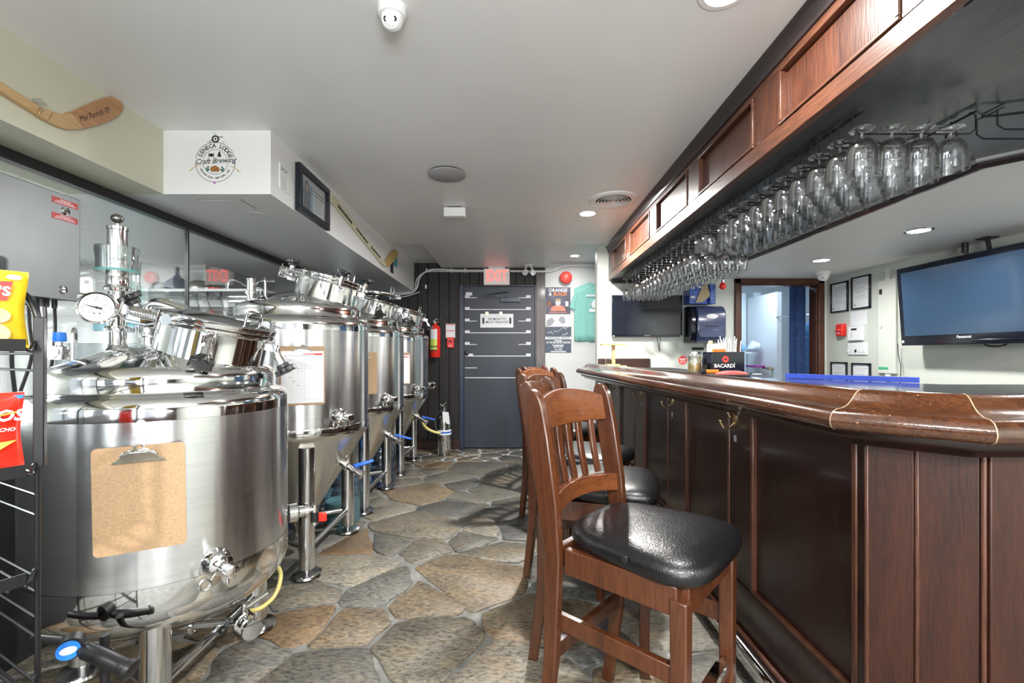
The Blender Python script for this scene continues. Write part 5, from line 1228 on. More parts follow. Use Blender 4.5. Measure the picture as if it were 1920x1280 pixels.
# ================================================================== ON THE WALL BEHIND THE BAR
def tv_set():
    a, b = W2(1147.5, 553, 4.70), W2(1280, 631, 4.70)
    t = thing('television', 'smaller wall mounted black television left of the blue towel dispenser', 'television', ((a.x+b.x)/2, 4.72, b.z))
    obj('case', BX(a.x, 4.70, b.z, b.x, 4.735, a.z), M['tvframe'], t, bev=.004)
    obj('screen', BX(a.x+.008, 4.697, b.z+.022, b.x-.008, 4.70, a.z-.008), M['tv'], t)
    for px in (1150.5, 1277): obj('sticker', BX(W2(px, 0, 4.7).x-.009, 4.6985, b.z+.003, W2(px, 0, 4.7).x+.009, 4.7, b.z+.012), M['paper'], t)
    obj('maker_mark', BX((a.x+b.x)/2-.03, 4.6985, b.z+.009, (a.x+b.x)/2+.03, 4.7, b.z+.014), M['inkgrey'], t)
    obj('wall_bracket', BX((a.x+b.x)/2-.1, 4.735, (a.z+b.z)/2-.1, (a.x+b.x)/2+.1, YT, (a.z+b.z)/2+.1), M['black'], t)
    obj('indicator', MB().sphere(((a.x+b.x)/2+.06, 4.70, b.z-.002), .006, 10), M['red'], t)
    for k, dx in enumerate((.06, .1, .13)): obj('cable', MB().tube([((a.x+b.x)/2+dx, 4.73, b.z+.02), ((a.x+b.x)/2+dx+.02, 4.73, b.z-.04), ((a.x+b.x)/2+.13, 4.74, b.z-.1), ((a.x+b.x)/2+.12+.015*k, 4.745, b.z-.15)], .003, 6, smooth=2), M['black'] if k else M['white'], t)
tv_set()
# towel dispenser
a, b = W2(1296, 572, 4.55), W2(1360, 642, 4.55)
td = thing('towel_dispenser', 'translucent blue paper towel dispenser beside the kitchen doorway', 'dispenser', ((a.x+b.x)/2, 4.7, b.z))
h = a.z-b.z; zz_ = b.z
side = [(4.755, 0), (4.58, 0), (4.545, .02), (4.53, .1), (4.53, h-.09), (4.545, h-.045), (4.58, h-.012), (4.64, h), (4.755, h)]
Xq = Matrix(((0, 0, 1, a.x), (1, 0, 0, 0), (0, 1, 0, zz_), (0, 0, 0, 1)))
obj('cover', MB().prism(side, .055, b.x-a.x, Xq), M['dispenser'], td, bev=.012, seg=3)
obj('side_body', MB().prism([(y+.02 if y < 4.7 else y, z) for y, z in side], 0, .052, Xq), M['tvframe'], td, bev=.008)
obj('oval_badge', MB().lathe([(.058, 0), (.058, .003)], n=32, X=frame(((a.x+b.x)/2+.03, 4.529, zz_+h*.7), (1, 0, 0), (0, 0, 1)) @ Matrix.Diagonal((1, .42, 1, 1))), M['paper'], td)
obj('lower_panel', BX(a.x+.07, 4.522, zz_+.05, b.x-.02, 4.535, zz_+.13), M['dispenser'], td, bev=.006)
obj('embossed_line', BX((a.x+b.x)/2-.04, 4.527, zz_+.155, (a.x+b.x)/2+.09, 4.531, zz_+.165), M['tvframe'], td)
obj('paper_end', BX((a.x+b.x)/2+.01, 4.6, zz_-.05, (a.x+b.x)/2+.07, 4.602, zz_+.01), M['khaki'], td)
obj('release', BX((a.x+b.x)/2+.015, 4.515, zz_+.01, (a.x+b.x)/2+.055, 4.53, zz_+.03), M['black'], td)
struct('trim_1', BX(W2(1292.5, 0, 4.7).x, 4.735, W2(0, 640, 4.7).z, W2(1296, 0, 4.7).x, YT, W2(0, 575, 4.7).z), M['mahog_warm'])
# towel pack above
a, b = W2(1290, 533, 4.62), W2(1339, 571, 4.62)
bp_ = thing('towel_pack', 'torn blue printed pack of kraft paper towels on top of the dispenser', 'pack', ((a.x+b.x)/2, 4.66, b.z))
obj('wrapper', MB().box((a.x, 4.58, b.z+.004), (a.x+.13, 4.75, a.z)).box((b.x-.06, 4.58, b.z+.004), (b.x, 4.75, a.z)).box((a.x+.13, 4.62, b.z+.004), (b.x-.06, 4.75, a.z)), M['bluepack'], bp_, bev=.008)
obj('towel', MB().prism([(-.09, -.09), (-.02, -.08), (.05, -.03), (.055, .0), (.03, .1), (-.02, .08)], 0, .012, frame(((a.x+b.x)/2+.01, 4.575, (a.z+b.z)/2), (1, 0, 0), (0, 0, 1))), M['khaki'], bp_, bev=.002)
for dx, dz in ((-.1, .06), (-.1, -.03), (-.03, .07)): obj('white_patch', MB().box(((a.x+b.x)/2+dx-.018, 4.5775, (a.z+b.z)/2+dz-.01), ((a.x+b.x)/2+dx+.018, 4.5795, (a.z+b.z)/2+dz+.01)), M['paper'], bp_)
# red round sign, small shelf holder
c = W2(1280, 675); Xr_ = frame((c.x, YT-.002, c.z), (1, 0, 0), (0, 0, 1))
ks = top('round_sign', disc(.05, Xr_), M['redbell'], 'round red sign reading KEEP OUT low on the wall behind the bar', 'sign')
def sub(o_, par): o_.parent = par; o_.location = -worigin(par); return o_
sub(obj('rim', ring(.047, .05, Xr_, t=.001), M['paper']), ks)
sub(obj('lettering', merge(text_geo('KEEP', .03, Xr_ @ Matrix.Translation((0, .008, .0006)), bold=.02), text_geo('OUT', .026, Xr_ @ Matrix.Translation((0, -.02, .0006)), bold=.02)), M['paper']), ks)
a, b = W2(1297, 651), W2(1319, 656)
top('label_plate', BX(a.x, YT-.012, b.z, b.x, YT, a.z), M['dark'], 'small dark label plate on the wall under the towel dispenser', 'plate', bev=.002)

# ================================================================== RIGHT WALL
def rw(px, py, x=3.297): p = PX(px, py, x); return (p.y, p.z)
Xrw = frame((3.3, 0, 0), (0, -1, 0), (0, 0, 1))        # local x = -Y, y = Z, z = into the room
frames = [((1557, 1589), (532.5, 587), 'black framed certificate nearest the doorway, upper pair on the right wall'), ((1595.5, 1631), (521, 581), 'black framed certificate of the upper pair, nearer the large television'),
          ((1557, 1587), (678, 712), 'black framed certificate nearest the doorway, lower pair cut by the bar'), ((1596, 1631), (680, 716), 'black framed certificate of the lower pair, nearer the large television')]
for i, ((xa, xb), (ya, yb), lb) in enumerate(frames):
    y0, _ = rw(xa, 600, 3.285); y1, _ = rw(xb, 600, 3.285); zt1 = PX(xa, ya, 3.285).z; zb1 = PX(xa, yb, 3.285).z
    if i > 1: zb1 = zt1-.31
    t = thing('certificate_frame', lb, 'picture', (3.29, (y0+y1)/2, zb1))
    X0, X1 = -y0, -y1; m = MB()
    for q in ((X0, zb1, X1, zb1+.014), (X0, zt1-.014, X1, zt1), (X0, zb1, X0+.014, zt1), (X1-.014, zb1, X1, zt1)): m.box((q[0], q[1], 0), (q[2], q[3], .018), Xrw)
    obj('frame', m, M['tvframe'], t, bev=.002)
    sh = obj('certificate', rect(X0+.014, zb1+.014, X1-.014, zt1-.014, Xrw, .003, .004), M['paper'], t)
    g = MB()
    for j in range(9):
        if j in (2, 6): continue
        q = rect(X0+.035+.01*(j % 3), zt1-.05-.02*j, X1-.04-.03*(j % 2), zt1-.047-.02*j, Xrw, .0006, .0072); g.add(q.v, q.f)
    q = rect(X0+.03, zt1-.035, X0+.045, zt1-.025, Xrw, .0006, .0072); g.add(q.v, q.f); q = rect(X0+.025, zb1+.03, X0+.045, zb1+.05, Xrw, .0006, .0072); g.add(q.v, q.f)
    obj('text_lines', g, M['inkgrey'], sh)
def wallbox(name, px0, px1, py0, py1, th, m, label, cat, bev=.004):
    y0, y1 = rw(px0, 600)[0], rw(px1, 600)[0]; z1, z0 = PX((px0+px1)/2, py0, 3.29).z, PX((px0+px1)/2, py1, 3.29).z
    return top(name, BX(3.3-th, y1, z0, 3.3, y0, z1), m, label, cat, bev=bev), (y0, y1, z0, z1)
al, d = wallbox('fire_call_point', 1575, 1587, 607, 630, .05, M['red'], 'red fire alarm pull station under the left certificate on the right wall', 'alarm', .008)
sub(obj('handle', BX(3.235, d[1]+.012, d[2]+.05, 3.25, d[0]-.012, d[2]+.07), M['redbell'], bev=.003), al)
sub(obj('lettering', text_geo('FIRE', .018, frame((3.2485, (d[0]+d[1])/2, d[2]+.03), (0, -1, 0), (0, 0, 1)), bold=.02), M['paper']), al)
wallbox('wall_notice', 1594, 1625, 583, 609.5, .003, M['paper'], 'plain white sheet pinned under the upper right certificate', 'notice', 0)
ap, d = wallbox('alarm_keypad', 1595, 1620, 611, 638, .035, M['paper'], 'white alarm keypad box with a small dark display on the right wall', 'panel')
sub(obj('display', BX(3.263, d[1]+.05, d[3]-.04, 3.2655, d[0]-.05, d[3]-.022), M['dark']), ap)
for k_ in range(3): sub(obj('button', MB().ax([(.006, 0), (.005, .002)], (3.265, d[0]-.05, d[3]-.065-.018*k_), (-1, 0, 0), 12), M['inkgrey']), ap)
sw, d = wallbox('switch_plate', 1591, 1627, 642, 665, .012, M['paper'], 'wide white plate of light switches below the alarm keypad', 'switch')
for k_ in range(5): sub(obj('switch', BX(3.283, d[1]+.025+.05*k_, d[2]+.025, 3.288, d[1]+.045+.05*k_, d[2]+.05), M['white'] if k_ != 2 else M['dark'], bev=.001), sw)
pc_, d = wallbox('access_panel', 1649, 1683, 524, 700, .02, mat('pale access cover', (.64, .67, .61), .5), 'tall flush access cover left of the large television', 'cover', .003)
sub(obj('latch', BX(3.268, d[0]-.05, d[3]-.12, 3.28, d[0]-.03, d[3]-.075), M['black'], bev=.002), pc_)
sub(obj('white_button', BX(3.272, d[0]-.05, d[2]+.4, 3.28, d[0]-.02, d[2]+.44), M['paper'], bev=.002), pc_)
sub(obj('green_tape', BX(3.2785, d[0]-.115, d[2]+.035, 3.28, d[0]-.012, d[2]+.055), M['green']), pc_)
struct('trim_2', BX(3.285, 3.95, 1.0, 3.3, 4.0, 1.98), M['white'], bev=.003)
# large television on its ceiling bracket
tq = thing('television', 'large gloss black television tilted forward on the right wall', 'television', (3.12, 3.15, 1.30))
ta = D(4); dn = Vector((-math.cos(ta), 0, -math.sin(ta))); upv = Vector((-math.sin(ta), 0, math.cos(ta)))
Xtv = frame((3.143, 3.155, 1.305), (0, -1, 0), upv)      # x along the set, y up, z out of the screen
hw, hh = .512, .615
obj('case', MB().add(*_b((-hw, 0, -.09), (hw, hh, 0)), Xtv), M['tvframe'], tq, bev=.008, seg=3)
obj('screen', MB().add(*_b((-hw+.042, .075, 0), (hw-.042, hh-.042, .0012)), Xtv), M['tvblue'], tq)
obj('chin_curve', MB().prism([(-hw+.1, .03), (-.2, .014), (.2, .014), (hw-.1, .03), (.2, .034), (-.2, .034)], 0, .004, Xtv), M['tvframe'], tq, bev=.0015)
text('lettering', 'Panasonic', .026, Xtv @ Matrix.Translation((0, .055, .001)), M['paper'], tq, bold=.015)
obj('sticker', MB().add(*_b((-hw+.012, .022, 0), (-hw+.03, .042, .001)), Xtv), M['paper'], tq)
obj('bracket_arm', MB().cyl(Xtv @ Vector((.12, hh-.05, -.1)), (3.2, 3.06, 2.015), .013, n=12).box((3.16, 3.02, 2.012), (3.24, 3.1, 2.02)), M['black'], tq)
obj('bracket_arm', MB().cyl(Xtv @ Vector((-.04, hh-.05, -.1)), (3.19, 3.2, 2.015), .01, n=10).cyl((3.19, 3.2, 1.95), (3.19, 3.2, 2.02), .02, n=12), M['black'], tq)
obj('mount_plate', MB().add(*_b((-.25, .15, -.15), (.25, .45, -.09)), Xtv), M['black'], tq)
obj('cable', MB().tube([Xtv @ Vector((.05, .02, -.05)), Xtv @ Vector((.1, -.02, -.06)), Xtv @ Vector((.2, -.018, -.05)), Xtv @ Vector((.24, .01, -.05))], .006, 8, smooth=2), M['black'], tq)
q0 = PX(1688, 655, 3.28)
obj('power_cord', MB().tube([(3.26, q0.y, q0.z+.05), (3.28, q0.y+.02, q0.z-.06), (3.275, q0.y-.02, q0.z-.14), (3.28, q0.y+.01, q0.z-.3), (3.28, q0.y, 1.0)], .003, 6, smooth=2), M['black'], tq)

# ================================================================== KITCHEN BEYOND THE DOORWAY
Yk = 6.2
top('kitchen_shelf', MB().box((1.75, 5.9, 1.24), (3.12, 6.5, 1.262)), M['kitchen'], 'pale wall shelf in the kitchen seen through the doorway', 'shelf')
for i, (px, w_, h_, m_, lb) in enumerate(((1388, .1, .1, 'skyblue', 'pale blue plastic bundle at the left of the kitchen shelf'), (1413, .18, .14, 'kitchen', 'white wrapped bundle on the kitchen shelf in the doorway'))):
    c = W2(px, 640, 6.1)
    bm_ = MB().sphere((c.x, 6.1, 1.263+h_/2), 1, 22, (w_/2, .1, h_/2))
    for v in bm_.v:
        e = max(0, v.z-1.264)/h_; f_ = 1+.22*math.sin(v.x*61+v.z*43)*math.sin(v.z*57+v.y*31)
        v.x = c.x+(v.x-c.x)*f_*(1.25-.5*e); v.z = 1.2635+(v.z-1.263)*(.75+.35*math.sin(v.x*47)**2)
    top('wrapped_bundle', bm_, M[m_], lb, 'bundle', ang=60)
top('folded_cloth', MB().box((W2(1405, 0, 6.1).x, 5.95, 1.06), (W2(1424, 0, 6.1).x, 6.2, 1.085)), M['magenta'], 'purple folded cloth on the bench below the kitchen shelf', 'cloth', bev=.006)
top('kitchen_bench', MB().box((1.75, 5.85, .9), (3.0, 6.6, 1.058)).box((1.8, 5.95, 0), (2.95, 6.5, .9)), M['kitchen'], 'pale work bench beneath the shelf in the kitchen', 'bench', bev=.006)
c = W2(1484, 660, 5.4)
sq = thing('squeegee', 'long handled red squeegee leaning behind the kitchen doorway', 'squeegee', (c.x, 5.4, 0))
obj('pole', MB().cyl((c.x, 5.4, 1.3), (c.x-.01, 5.42, 1.95), .012, n=12), M['tube'], sq)
obj('grip', MB().lathe([(.016, 0), (.02, .1), (.024, .3), (.018, .38)], c=(c.x, 5.4, .93), n=16), M['red'], sq)
obj('lower_pole', MB().cyl((c.x, 5.4, .02), (c.x, 5.4, .93), .014, n=12), M['red'], sq)
# navy garment and dark curtain strip at the right jamb
jx_ = W2(1521, 0, 4.92).x
cu = MB(); pts = []
for i in range(25): pts.append((3.02+.16*i/24, 4.93+.018*math.sin(i*1.5)))
cu.prism(pts+[(p[0], p[1]+.006) for p in pts[::-1]], .35, 1.965)
top('door_curtain', cu, M['navy'], 'dark navy strip curtain hanging inside the right jamb of the doorway', 'curtain')
gm = MB(); rows = [(1.62, .02), (1.55, .1), (1.45, .13), (1.33, .15), (1.2, .155), (1.0, .16), (.85, .13)]
rr_ = []
gx = W2(1512, 0, 5.2).x+.07
for z, w_ in rows: rr_.append([Vector((gx+w_*math.cos(q), 5.2+.05*math.sin(q)*(1+.3*math.sin(5*q)), z)) for q in [2*math.pi*i/20 for i in range(20)]])
apn = top('hanging_apron', gm.loft(rr_), mat('blue work shirt', (.06, .16, .34), .8, noise=(20, .3)), 'blue work shirt hanging beside the dark curtain in the doorway', 'shirt', base=(gx, 5.2, .85))
top('coat_peg', MB().cyl((gx, 5.2, 1.62), (gx, 5.2, 1.70), .006, n=8).cyl((gx, 5.2, 1.69), (3.36, 5.76, 1.70), .008, n=8), M['tube'], 'thin steel hanger arm carrying the blue work shirt', 'peg')
top('wall_thermostat', MB().lathe([(.05, 0), (.05, .02), (.04, .025)], n=24, X=frame((W2(1442, 557, 6.45).x, 6.45, W2(1442, 557, 6.45).z), (1, 0, 0), (0, 0, 1))).box((W2(1442, 557, 6.45).x-.01, 6.45, 1.9), (W2(1442, 557, 6.45).x+.01, 6.6, 2.0)), M['white'], 'round pale fitting on the white post in the kitchen', 'fitting')

# ================================================================== END WALL THINGS
YP = YE-.003
def eX(px): return (px-VX)/F_PX*YE
def eZ(py): return EYE-(py-VY)/F_PX*YE
Yx = 5.86
a, b = P(907, 503.5, Yx), P(955.5, 533, Yx)
ex = thing('exit_sign', 'lit white exit sign with red letters above the slate blue door', 'sign', ((a.x+b.x)/2, Yx, b.z))
obj('case', BX(a.x, Yx, b.z, b.x, Yx+.075, a.z), M['exitface'], ex, bev=.003)
obj('canopy_mount', MB().box((a.x+.06, Yx+.01, a.z), (b.x-.06, Yx+.06, a.z+.03)), M['white'], ex, bev=.002)
obj('lettering', text_geo('EXIT', .2, frame(((a.x+b.x)/2, Yx-.0005, (a.z+b.z)/2+.004), (1, 0, 0), (0, 0, 1)), wide=.66, bold=.035), M['exitred'], ex)
dots = MB()
for i in range(6): q = disc(.005, frame((a.x+.06+.04*i, Yx-.001, b.z+.026), (1, 0, 0), (0, 0, 1)), n=10); dots.add(q.v, q.f)
obj('lamp_dots', dots, M['paper'], ex)
em = thing('emergency_lights', 'pair of white emergency spotlights on the ceiling right of the exit sign', 'light', P(991, 500, 5.75))
for s, px in ((-1, 984), (1, 1000)):
    c = P(px, 511, 5.72)
    h = obj('lamp_head', MB().ax([(.018, -.07), (.032, -.05), (.036, -.01), (.036, 0), (.031, .0), (.027, -.012), (0, -.014)], c, (s*.4, -.85, -.35), 20), M['white'], em)
    obj('arm', MB().tube([c+Vector((0, .04, .02)), c+Vector((-s*.01, .05, .06)), (P(991, 0, 5.75).x+s*.02, 5.77, ZC-.01)], .009, 8, smooth=1), M['white'], h)
obj('mount', MB().lathe([(.05, -.014), (.06, -.01), (.06, 0)], c=(P(991, 0, 5.75).x, 5.77, ZC), n=24), M['white'], em)
c = Vector((eX(1060.5), YE, eZ(521)))
bl_ = thing('alarm_bell', 'round red fire alarm bell on the white wall above the posters', 'bell', c)
obj('gong', MB().ax([(.078, .014), (.08, .02), (.078, .05), (.06, .064), (.015, .068), (.012, .064), (0, .064)], c, (0, -1, 0), 40), M['redbell'], bl_)
obj('back_box', MB().ax([(.055, 0), (.055, .016)], c, (0, -1, 0), 24), M['redbell'], bl_)
obj('centre_screw', MB().ax([(.01, .066), (.008, .073), (0, .074)], c, (0, -1, 0), 14), M['brass'], bl_)
# posters
Xe = frame((0, YE+.0, 0), (1, 0, 0), (0, 0, 1))
x0, x1, z1, z0 = eX(1023), eX(1069.5), eZ(538.5), eZ(588.5); cxm = (x0+x1)/2
p1 = thing('poster', 'upper poster reading ORANGE & BLACK with a capped drinker beside the shirt', 'poster', (cxm, YE, z0))
obj('sheet', rect(x0, z0, x1, z1, Xe, .002), mat('poster dusk purple', (.09, .085, .125), .5, noise=(9, .5)), p1)
text('white_lettering', 'ORANGE', .062, Xe @ Matrix.Translation((cxm, z1-.04, .002)), M['paper'], p1, bold=.03, wide=.95)
text('ampersand', '&', .055, Xe @ Matrix.Translation((x0+.06, z1-.09, .002)), M['paper'], p1, bold=.03)
obj('orange_lettering', text_geo('BLACK', .058, Xe @ Matrix.Translation((cxm+.03, z1-.09, .002)), bold=.03), M['orange'], p1)
pg = MB().prism([(cxm-.1, z0+.04), (cxm+.1, z0+.04), (cxm+.085, z0+.09), (cxm+.03, z0+.115), (cxm-.03, z0+.115), (cxm-.085, z0+.09)], .0022, .003, Xe)
obj('coral_jacket_print', pg, M['coral'], p1)
obj('face_print', MB().lathe([(.033, .0031), (.033, .0035)], n=20, X=Xe @ Matrix.Translation((cxm, z0+.145, 0)) @ Matrix.Diagonal((1, 1.2, 1, 1))), M['paper'], p1)
obj('cap_print', MB().prism([(cxm-.038, z0+.165), (cxm+.04, z0+.165), (cxm+.03, z0+.2), (cxm-.025, z0+.2)], .0036, .004, Xe), M['khaki'], p1)
obj('eye_print', MB().box((cxm-.018, z0+.145, .0036), (cxm-.006, z0+.152, .004), Xe).box((cxm+.006, z0+.145, .0036), (cxm+.018, z0+.152, .004), Xe).box((cxm-.014, z0+.12, .0036), (cxm+.014, z0+.126, .004), Xe), M['ink'], p1)
for s in (-1, 1): obj('mug_print', MB().box((cxm+s*.115-.02, z0+.1, .0024), (cxm+s*.115+.02, z0+.15, .003), Xe).box((cxm+s*.115-.022, z0+.15, .0026), (cxm+s*.115+.022, z0+.165, .0034), Xe), M['paper'] if s > 0 else M['brownprint'], p1)
q = MB()
for u in range(11): q.box((x0+.05+.021*u, z0+.016, .0022), (x0+.067+.021*u, z0+.026, .0028), Xe)
obj('small_lettering', q, M['coral'], p1)
x0, x1, z1, z0 = eX(1022.5), eX(1071), eZ(591.5), eZ(661); cxm = (x0+x1)/2; H = z1-z0
p2 = thing('poster', 'lower black and white signed poster reading FAREWELL SHOW', 'poster', (cxm, YE, z0))
obj('sheet', rect(x0, z0, x1, z1, Xe, .002), M['slate'], p2)
obj('photo_print', rect(x0, z1-H*.3, x1, z1, Xe, .0006, .002), M['paper'], p2)
obj('sky_print', MB().prism([(x0+.01, z1-.14), (x0+.02, z1-.06), (x0+.09, z1-.02), (x0+.12, z1-.07), (x0+.08, z1-.13)], .0026, .003, Xe).prism([(cxm, z1-.06), (cxm+.03, z1-.01), (x1-.09, z1-.02), (x1-.07, z1-.09), (cxm+.05, z1-.11)], .0026, .003, Xe), M['inkgrey'], p2)
obj('band_print', rect(x0, z0+H*.36, x1, z0+H*.43, Xe, .0006, .002), M['paper'], p2)
text('lettering', 'FAREWELL SHOW', .036, Xe @ Matrix.Translation((cxm, z0+H*.395, .0026)), M['ink'], p2, bold=.02, wide=1.02)
wl_ = MB()
for b_, y, s, ww in (('AT THE BILTMORE THEATRE', .272, .036, .68), ('ALL AGES', .085, .03, .8)):
    q = text_geo(b_, s, Xe @ Matrix.Translation((cxm, z0+H*y, .0022)), bold=.025, wide=ww); wl_.add(q.v, q.f)
R5 = random.Random(3)
for y, hw_, n_u in ((.325, .05, 5), (.2, .075, 7), (.155, .06, 6), (.03, .1, 12)):
    for u in range(n_u):
        xa = cxm-hw_+2*hw_*u/n_u; wl_.box((xa, z0+H*y-.007, .0022), (xa+2*hw_/n_u*R5.uniform(.7, .92), z0+H*y+.007, .0028), Xe)
for x, y, s in ((-.1, .52, .05), (-.01, .57, .06), (.09, .63, .05), (.085, .48, .05)):
    pts = [Vector((cxm+x+s*(u/9-.5)*1.6, YE-.0035, z0+H*y+s*.3*u/9+R5.uniform(-.5, .5)*s*(1 if u % 2 else .6))) for u in range(10)]
    q = MB().tube(pts, .0022, 5, smooth=2); wl_.add(q.v, q.f)
obj('white_lettering', wl_, M['paper'], p2)
# mint T-shirt pinned to the wall
def e2(px, py): return (eX(px), eZ(py))
ts = thing('hanging_shirt', 'mint green T-shirt pinned flat on the white wall beside the posters', 'shirt', (eX(1112), YE-.03, eZ(640)))
body = [e2(*p) for p in ((1077, 640), (1076, 580), (1079, 545), (1080, 541), (1104, 530), (1108, 528.5), (1113, 531), (1118, 528.5), (1122, 530), (1146, 541), (1150, 580), (1149, 640))]
Xsh = frame((0, YE-.004, 0), (1, 0, 0), (0, 0, 1))
bb_ = MB(); n_ = 26; fr_, bk_ = [], []
for i in range(n_+1):
    u = i/n_; x = eX(1076.5)+(eX(1149.5)-eX(1076.5))*u
    f = .012+.006*math.sin(u*31)*1+.008*math.sin(math.pi*u)
    zt2 = eZ(541)+(eZ(529)-eZ(541))*min(1, min(u, 1-u)*2.6); zt2 -= .02*max(0, 1-abs(u-.5)*9)
    fr_.append((x, f, zt2)); 
vs = []; fs = []
K = 8
for x, f, z in fr_:
    for k_ in range(K+1):
        zz2 = z+(eZ(640)+.006*math.sin(x*40)-z)*k_/K
        vs.append((x, YE-.004-f*(.3+.7*k_/K), zz2))
for x, f, z in fr_:
    for k_ in range(K+1):
        zz2 = z+(eZ(640)-z)*k_/K; vs.append((x, YE-.002, zz2))
N1 = (n_+1)*(K+1)
for i in range(n_):
    for k_ in range(K):
        q = i*(K+1)+k_; fs += [(q, q+1, q+K+2, q+K+1), (N1+q, N1+q+K+1, N1+q+K+2, N1+q+1)]
for k_ in range(K):
    fs += [(k_, N1+k_, N1+k_+1, k_+1), (n_*(K+1)+k_, n_*(K+1)+k_+1, N1+n_*(K+1)+k_+1, N1+n_*(K+1)+k_)]
for i in range(n_):
    q = i*(K+1); fs += [(q, q+K+1, N1+q+K+1, N1+q), (q+K, N1+q+K, N1+q+K+K+1, q+K+K+1)]
obj('body', MB().add(vs, fs), M['teal'], ts, ang=180)
for s in (-1, 1):
    mir = (lambda p: p) if s < 0 else (lambda p: (2*1113-p[0], p[1]))
    pl = [e2(*mir(p)) for p in ((1080, 541), (1076, 552), (1071, 566), (1068, 573), (1067.5, 577), (1072, 580), (1077.5, 580.5), (1079, 567), (1081, 556))]
    obj('sleeve', MB().prism(pl, 0, .022, Xsh), M['teal'], ts, bev=.006)
Xcp = frame((eX(1113), YE-.0285, eZ(570)), (1, 0, 0), (0, 0, 1)); cpm = MB()
for u in range(9): cpm.box((-.1+.0225*u, .095, 0), (-.083+.0225*u, .12, .0012), Xcp)
cpm.box((-.06, -.105, -.002), (.06, -.065, .0), Xcp)
obj('chest_print', cpm, M['paper'], ts)
obj('crest_print', MB().prism([(-.02, -.05), (.05, -.05), (.06, 0), (.03, .06), (-.01, .05), (-.03, .0)], -.002, .0005, Xcp).tube([Xcp @ Vector(p) for p in ((-.06, -.04, 0), (-.05, .02, 0), (-.04, -.03, 0), (-.03, .03, 0))], .002, 5, smooth=1), M['paper'], ts)
# extinguishers
ex1 = P(833, 852, 5.62)
e1 = thing('fire_extinguisher', 'polished steel fire extinguisher standing on the floor by the dark skirting', 'extinguisher', (ex1.x, 5.62, 0))
c = (ex1.x, 5.62, 0)
obj('cylinder', MB().lathe([(.08, 0), (.086, .006), (.086, .42), (.075, .47), (.04, .5), (.022, .51), (.022, .54)], c=c, n=36), M['tube'], e1, ang=50)
obj('valve', MB().lathe([(.025, .54), (.025, .57), (.015, .575), (.015, .6)], c=c, n=20).tube([(c[0], c[1]-.0, .58), (c[0]-.05, c[1]-.02, .62)], .007, 8).tube([(c[0]-.02, c[1], .6), (c[0]+.03, c[1]-.02, .64)], .008, 8), M['chrome'], e1)
obj('hose', MB().tube([(c[0]-.02, c[1]-.02, .55), (c[0]-.08, c[1]-.04, .52), (c[0]-.11, c[1]-.05, .44), (c[0]-.1, c[1]-.08, .36), (c[0]-.06, c[1]-.09, .28)], .009, 10, smooth=3), M['black'], e1)
obj('paper_tag', MB().prism([(-.03, -.13), (.05, -.15), (.035, .0), (-.04, .01)], 0, .001, frame((c[0]+.03, c[1]-.092, .53), (1, 0, 0), (0, -.1, 1))), M['paper'], e1)
obj('blue_band', MB().lathe([(.0868, .25), (.0868, .31)], c=c, n=36, cap0=False, cap1=False), M['paper'], e1)
obj('band_print', MB().lathe([(.0872, .27), (.0872, .29)], c=(c[0], c[1], 0), n=36, cap0=False, cap1=False), M['blue'], e1)
a = P(816, 670, 5.84)
e2_ = thing('fire_extinguisher', 'red fire extinguisher with a lime label hung on the dark planks', 'extinguisher', (a.x, 5.84, a.z))
c = (a.x, 5.84, a.z)
obj('cylinder', MB().lathe([(.06, 0), (.066, .006), (.066, .36), (.055, .40), (.02, .425), (.02, .44)], c=c, n=32), M['red'], e2_, ang=50)
obj('valve', MB().lathe([(.022, .44), (.022, .46), (.012, .47)], c=c, n=16).tube([(c[0]-.03, c[1]-.02, .46+c[2]), (c[0], c[1], .475+c[2]), (c[0]+.06, c[1]-.03, .45+c[2])], .008, 8, smooth=1).tube([(c[0]-.02, c[1]-.02, .47+c[2]), (c[0]+.02, c[1], .5+c[2]), (c[0]+.075, c[1]-.03, .48+c[2])], .007, 8, smooth=1), M['chrome'], e2_)
lb_ = MB()
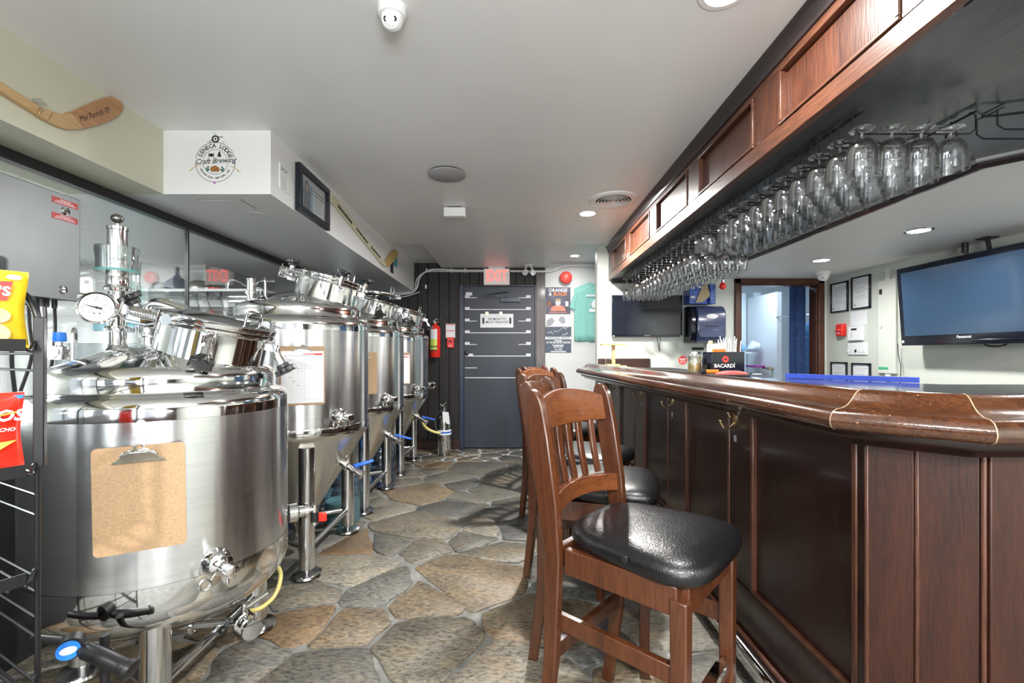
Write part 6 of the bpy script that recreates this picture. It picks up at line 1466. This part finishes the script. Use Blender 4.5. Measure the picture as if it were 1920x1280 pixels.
def wrap(z0, z1, r=.0668): 
    m = MB(); n = 10; vs = []; fs = []
    for i in range(n+1):
        q = D(205+95*i/n); vs += [(c[0]+r*math.cos(q), c[1]+r*math.sin(q), c[2]+z0), (c[0]+r*math.cos(q), c[1]+r*math.sin(q), c[2]+z1)]
    for i in range(n): fs.append((2*i, 2*i+2, 2*i+3, 2*i+1))
    return m.add(vs, fs)
obj('paper_label', wrap(.235, .36), M['paper'], e2_); obj('lime_label', wrap(.1, .235), M['limelabel'], e2_); obj('black_label', wrap(.085, .1, .067), M['ink'], e2_)
for k_ in range(3): obj('pictogram', MB().add(*_b((c[0]-.045+.03*k_, c[1]-.069, c[2]+.13), (c[0]-.027+.03*k_, c[1]-.06, c[2]+.15))), M['ink'], e2_)
obj('wall_bracket', BX(c[0]-.03, c[1]+.06, c[2]+.2, c[0]+.03, YE, c[2]+.3), M['black'], e2_)
pn = thing('fire_notice', 'white and red printed fire notice pinned above the red pull box', 'notice', (eX(845), YE, eZ(633)))
obj('sheet', rect(eX(836), eZ(633.5), eX(853.5), eZ(607), Xe, .002), M['paper'], pn)
q = MB()
for py in (608.5, 620, 632.5): r2 = rect(eX(837), eZ(py+.7), eX(852.5), eZ(py-.7), Xe, .0006, .002); q.add(r2.v, r2.f)
obj('red_lines', q, M['red'], pn)
pb_ = thing('fire_call_point', 'red fire alarm pull box on the dark planks under the white notice', 'alarm', (eX(845), YE-.03, eZ(652)))
obj('box', BX(eX(839), YE-.045, eZ(652), eX(851.5), YE, eZ(634)), M['red'], pb_, bev=.005)
obj('pull_handle', BX(eX(842), YE-.055, eZ(641), eX(848.5), YE-.045, eZ(638.5)), M['dark'], pb_, bev=.002)
text('lettering', 'FIRE', .022, frame((eX(845.2), YE-.0458, eZ(648)), (1, 0, 0), (0, 0, 1)), M['paper'], pb_, bold=.02)
top('wall_plate', BX(eX(797), YE-.01, eZ(541), eX(800.5), YE, eZ(533.5)), M['paper'], 'tiny white plate on the dark planks beneath the cables', 'plate', bev=.002)
top('round_port', MB().ax([(.045, 0), (.05, .01), (.05, .03), (.03, .034), (.026, .02), (0, .02)], P(809, 723, 5.3), (.5, -.86, 0), 24).cyl(P(809, 723, 5.3), P(803, 723, 5.28), .02, n=14), M['chrome'], 'polished round sight glass at the right of the farthest tank', 'fitting')
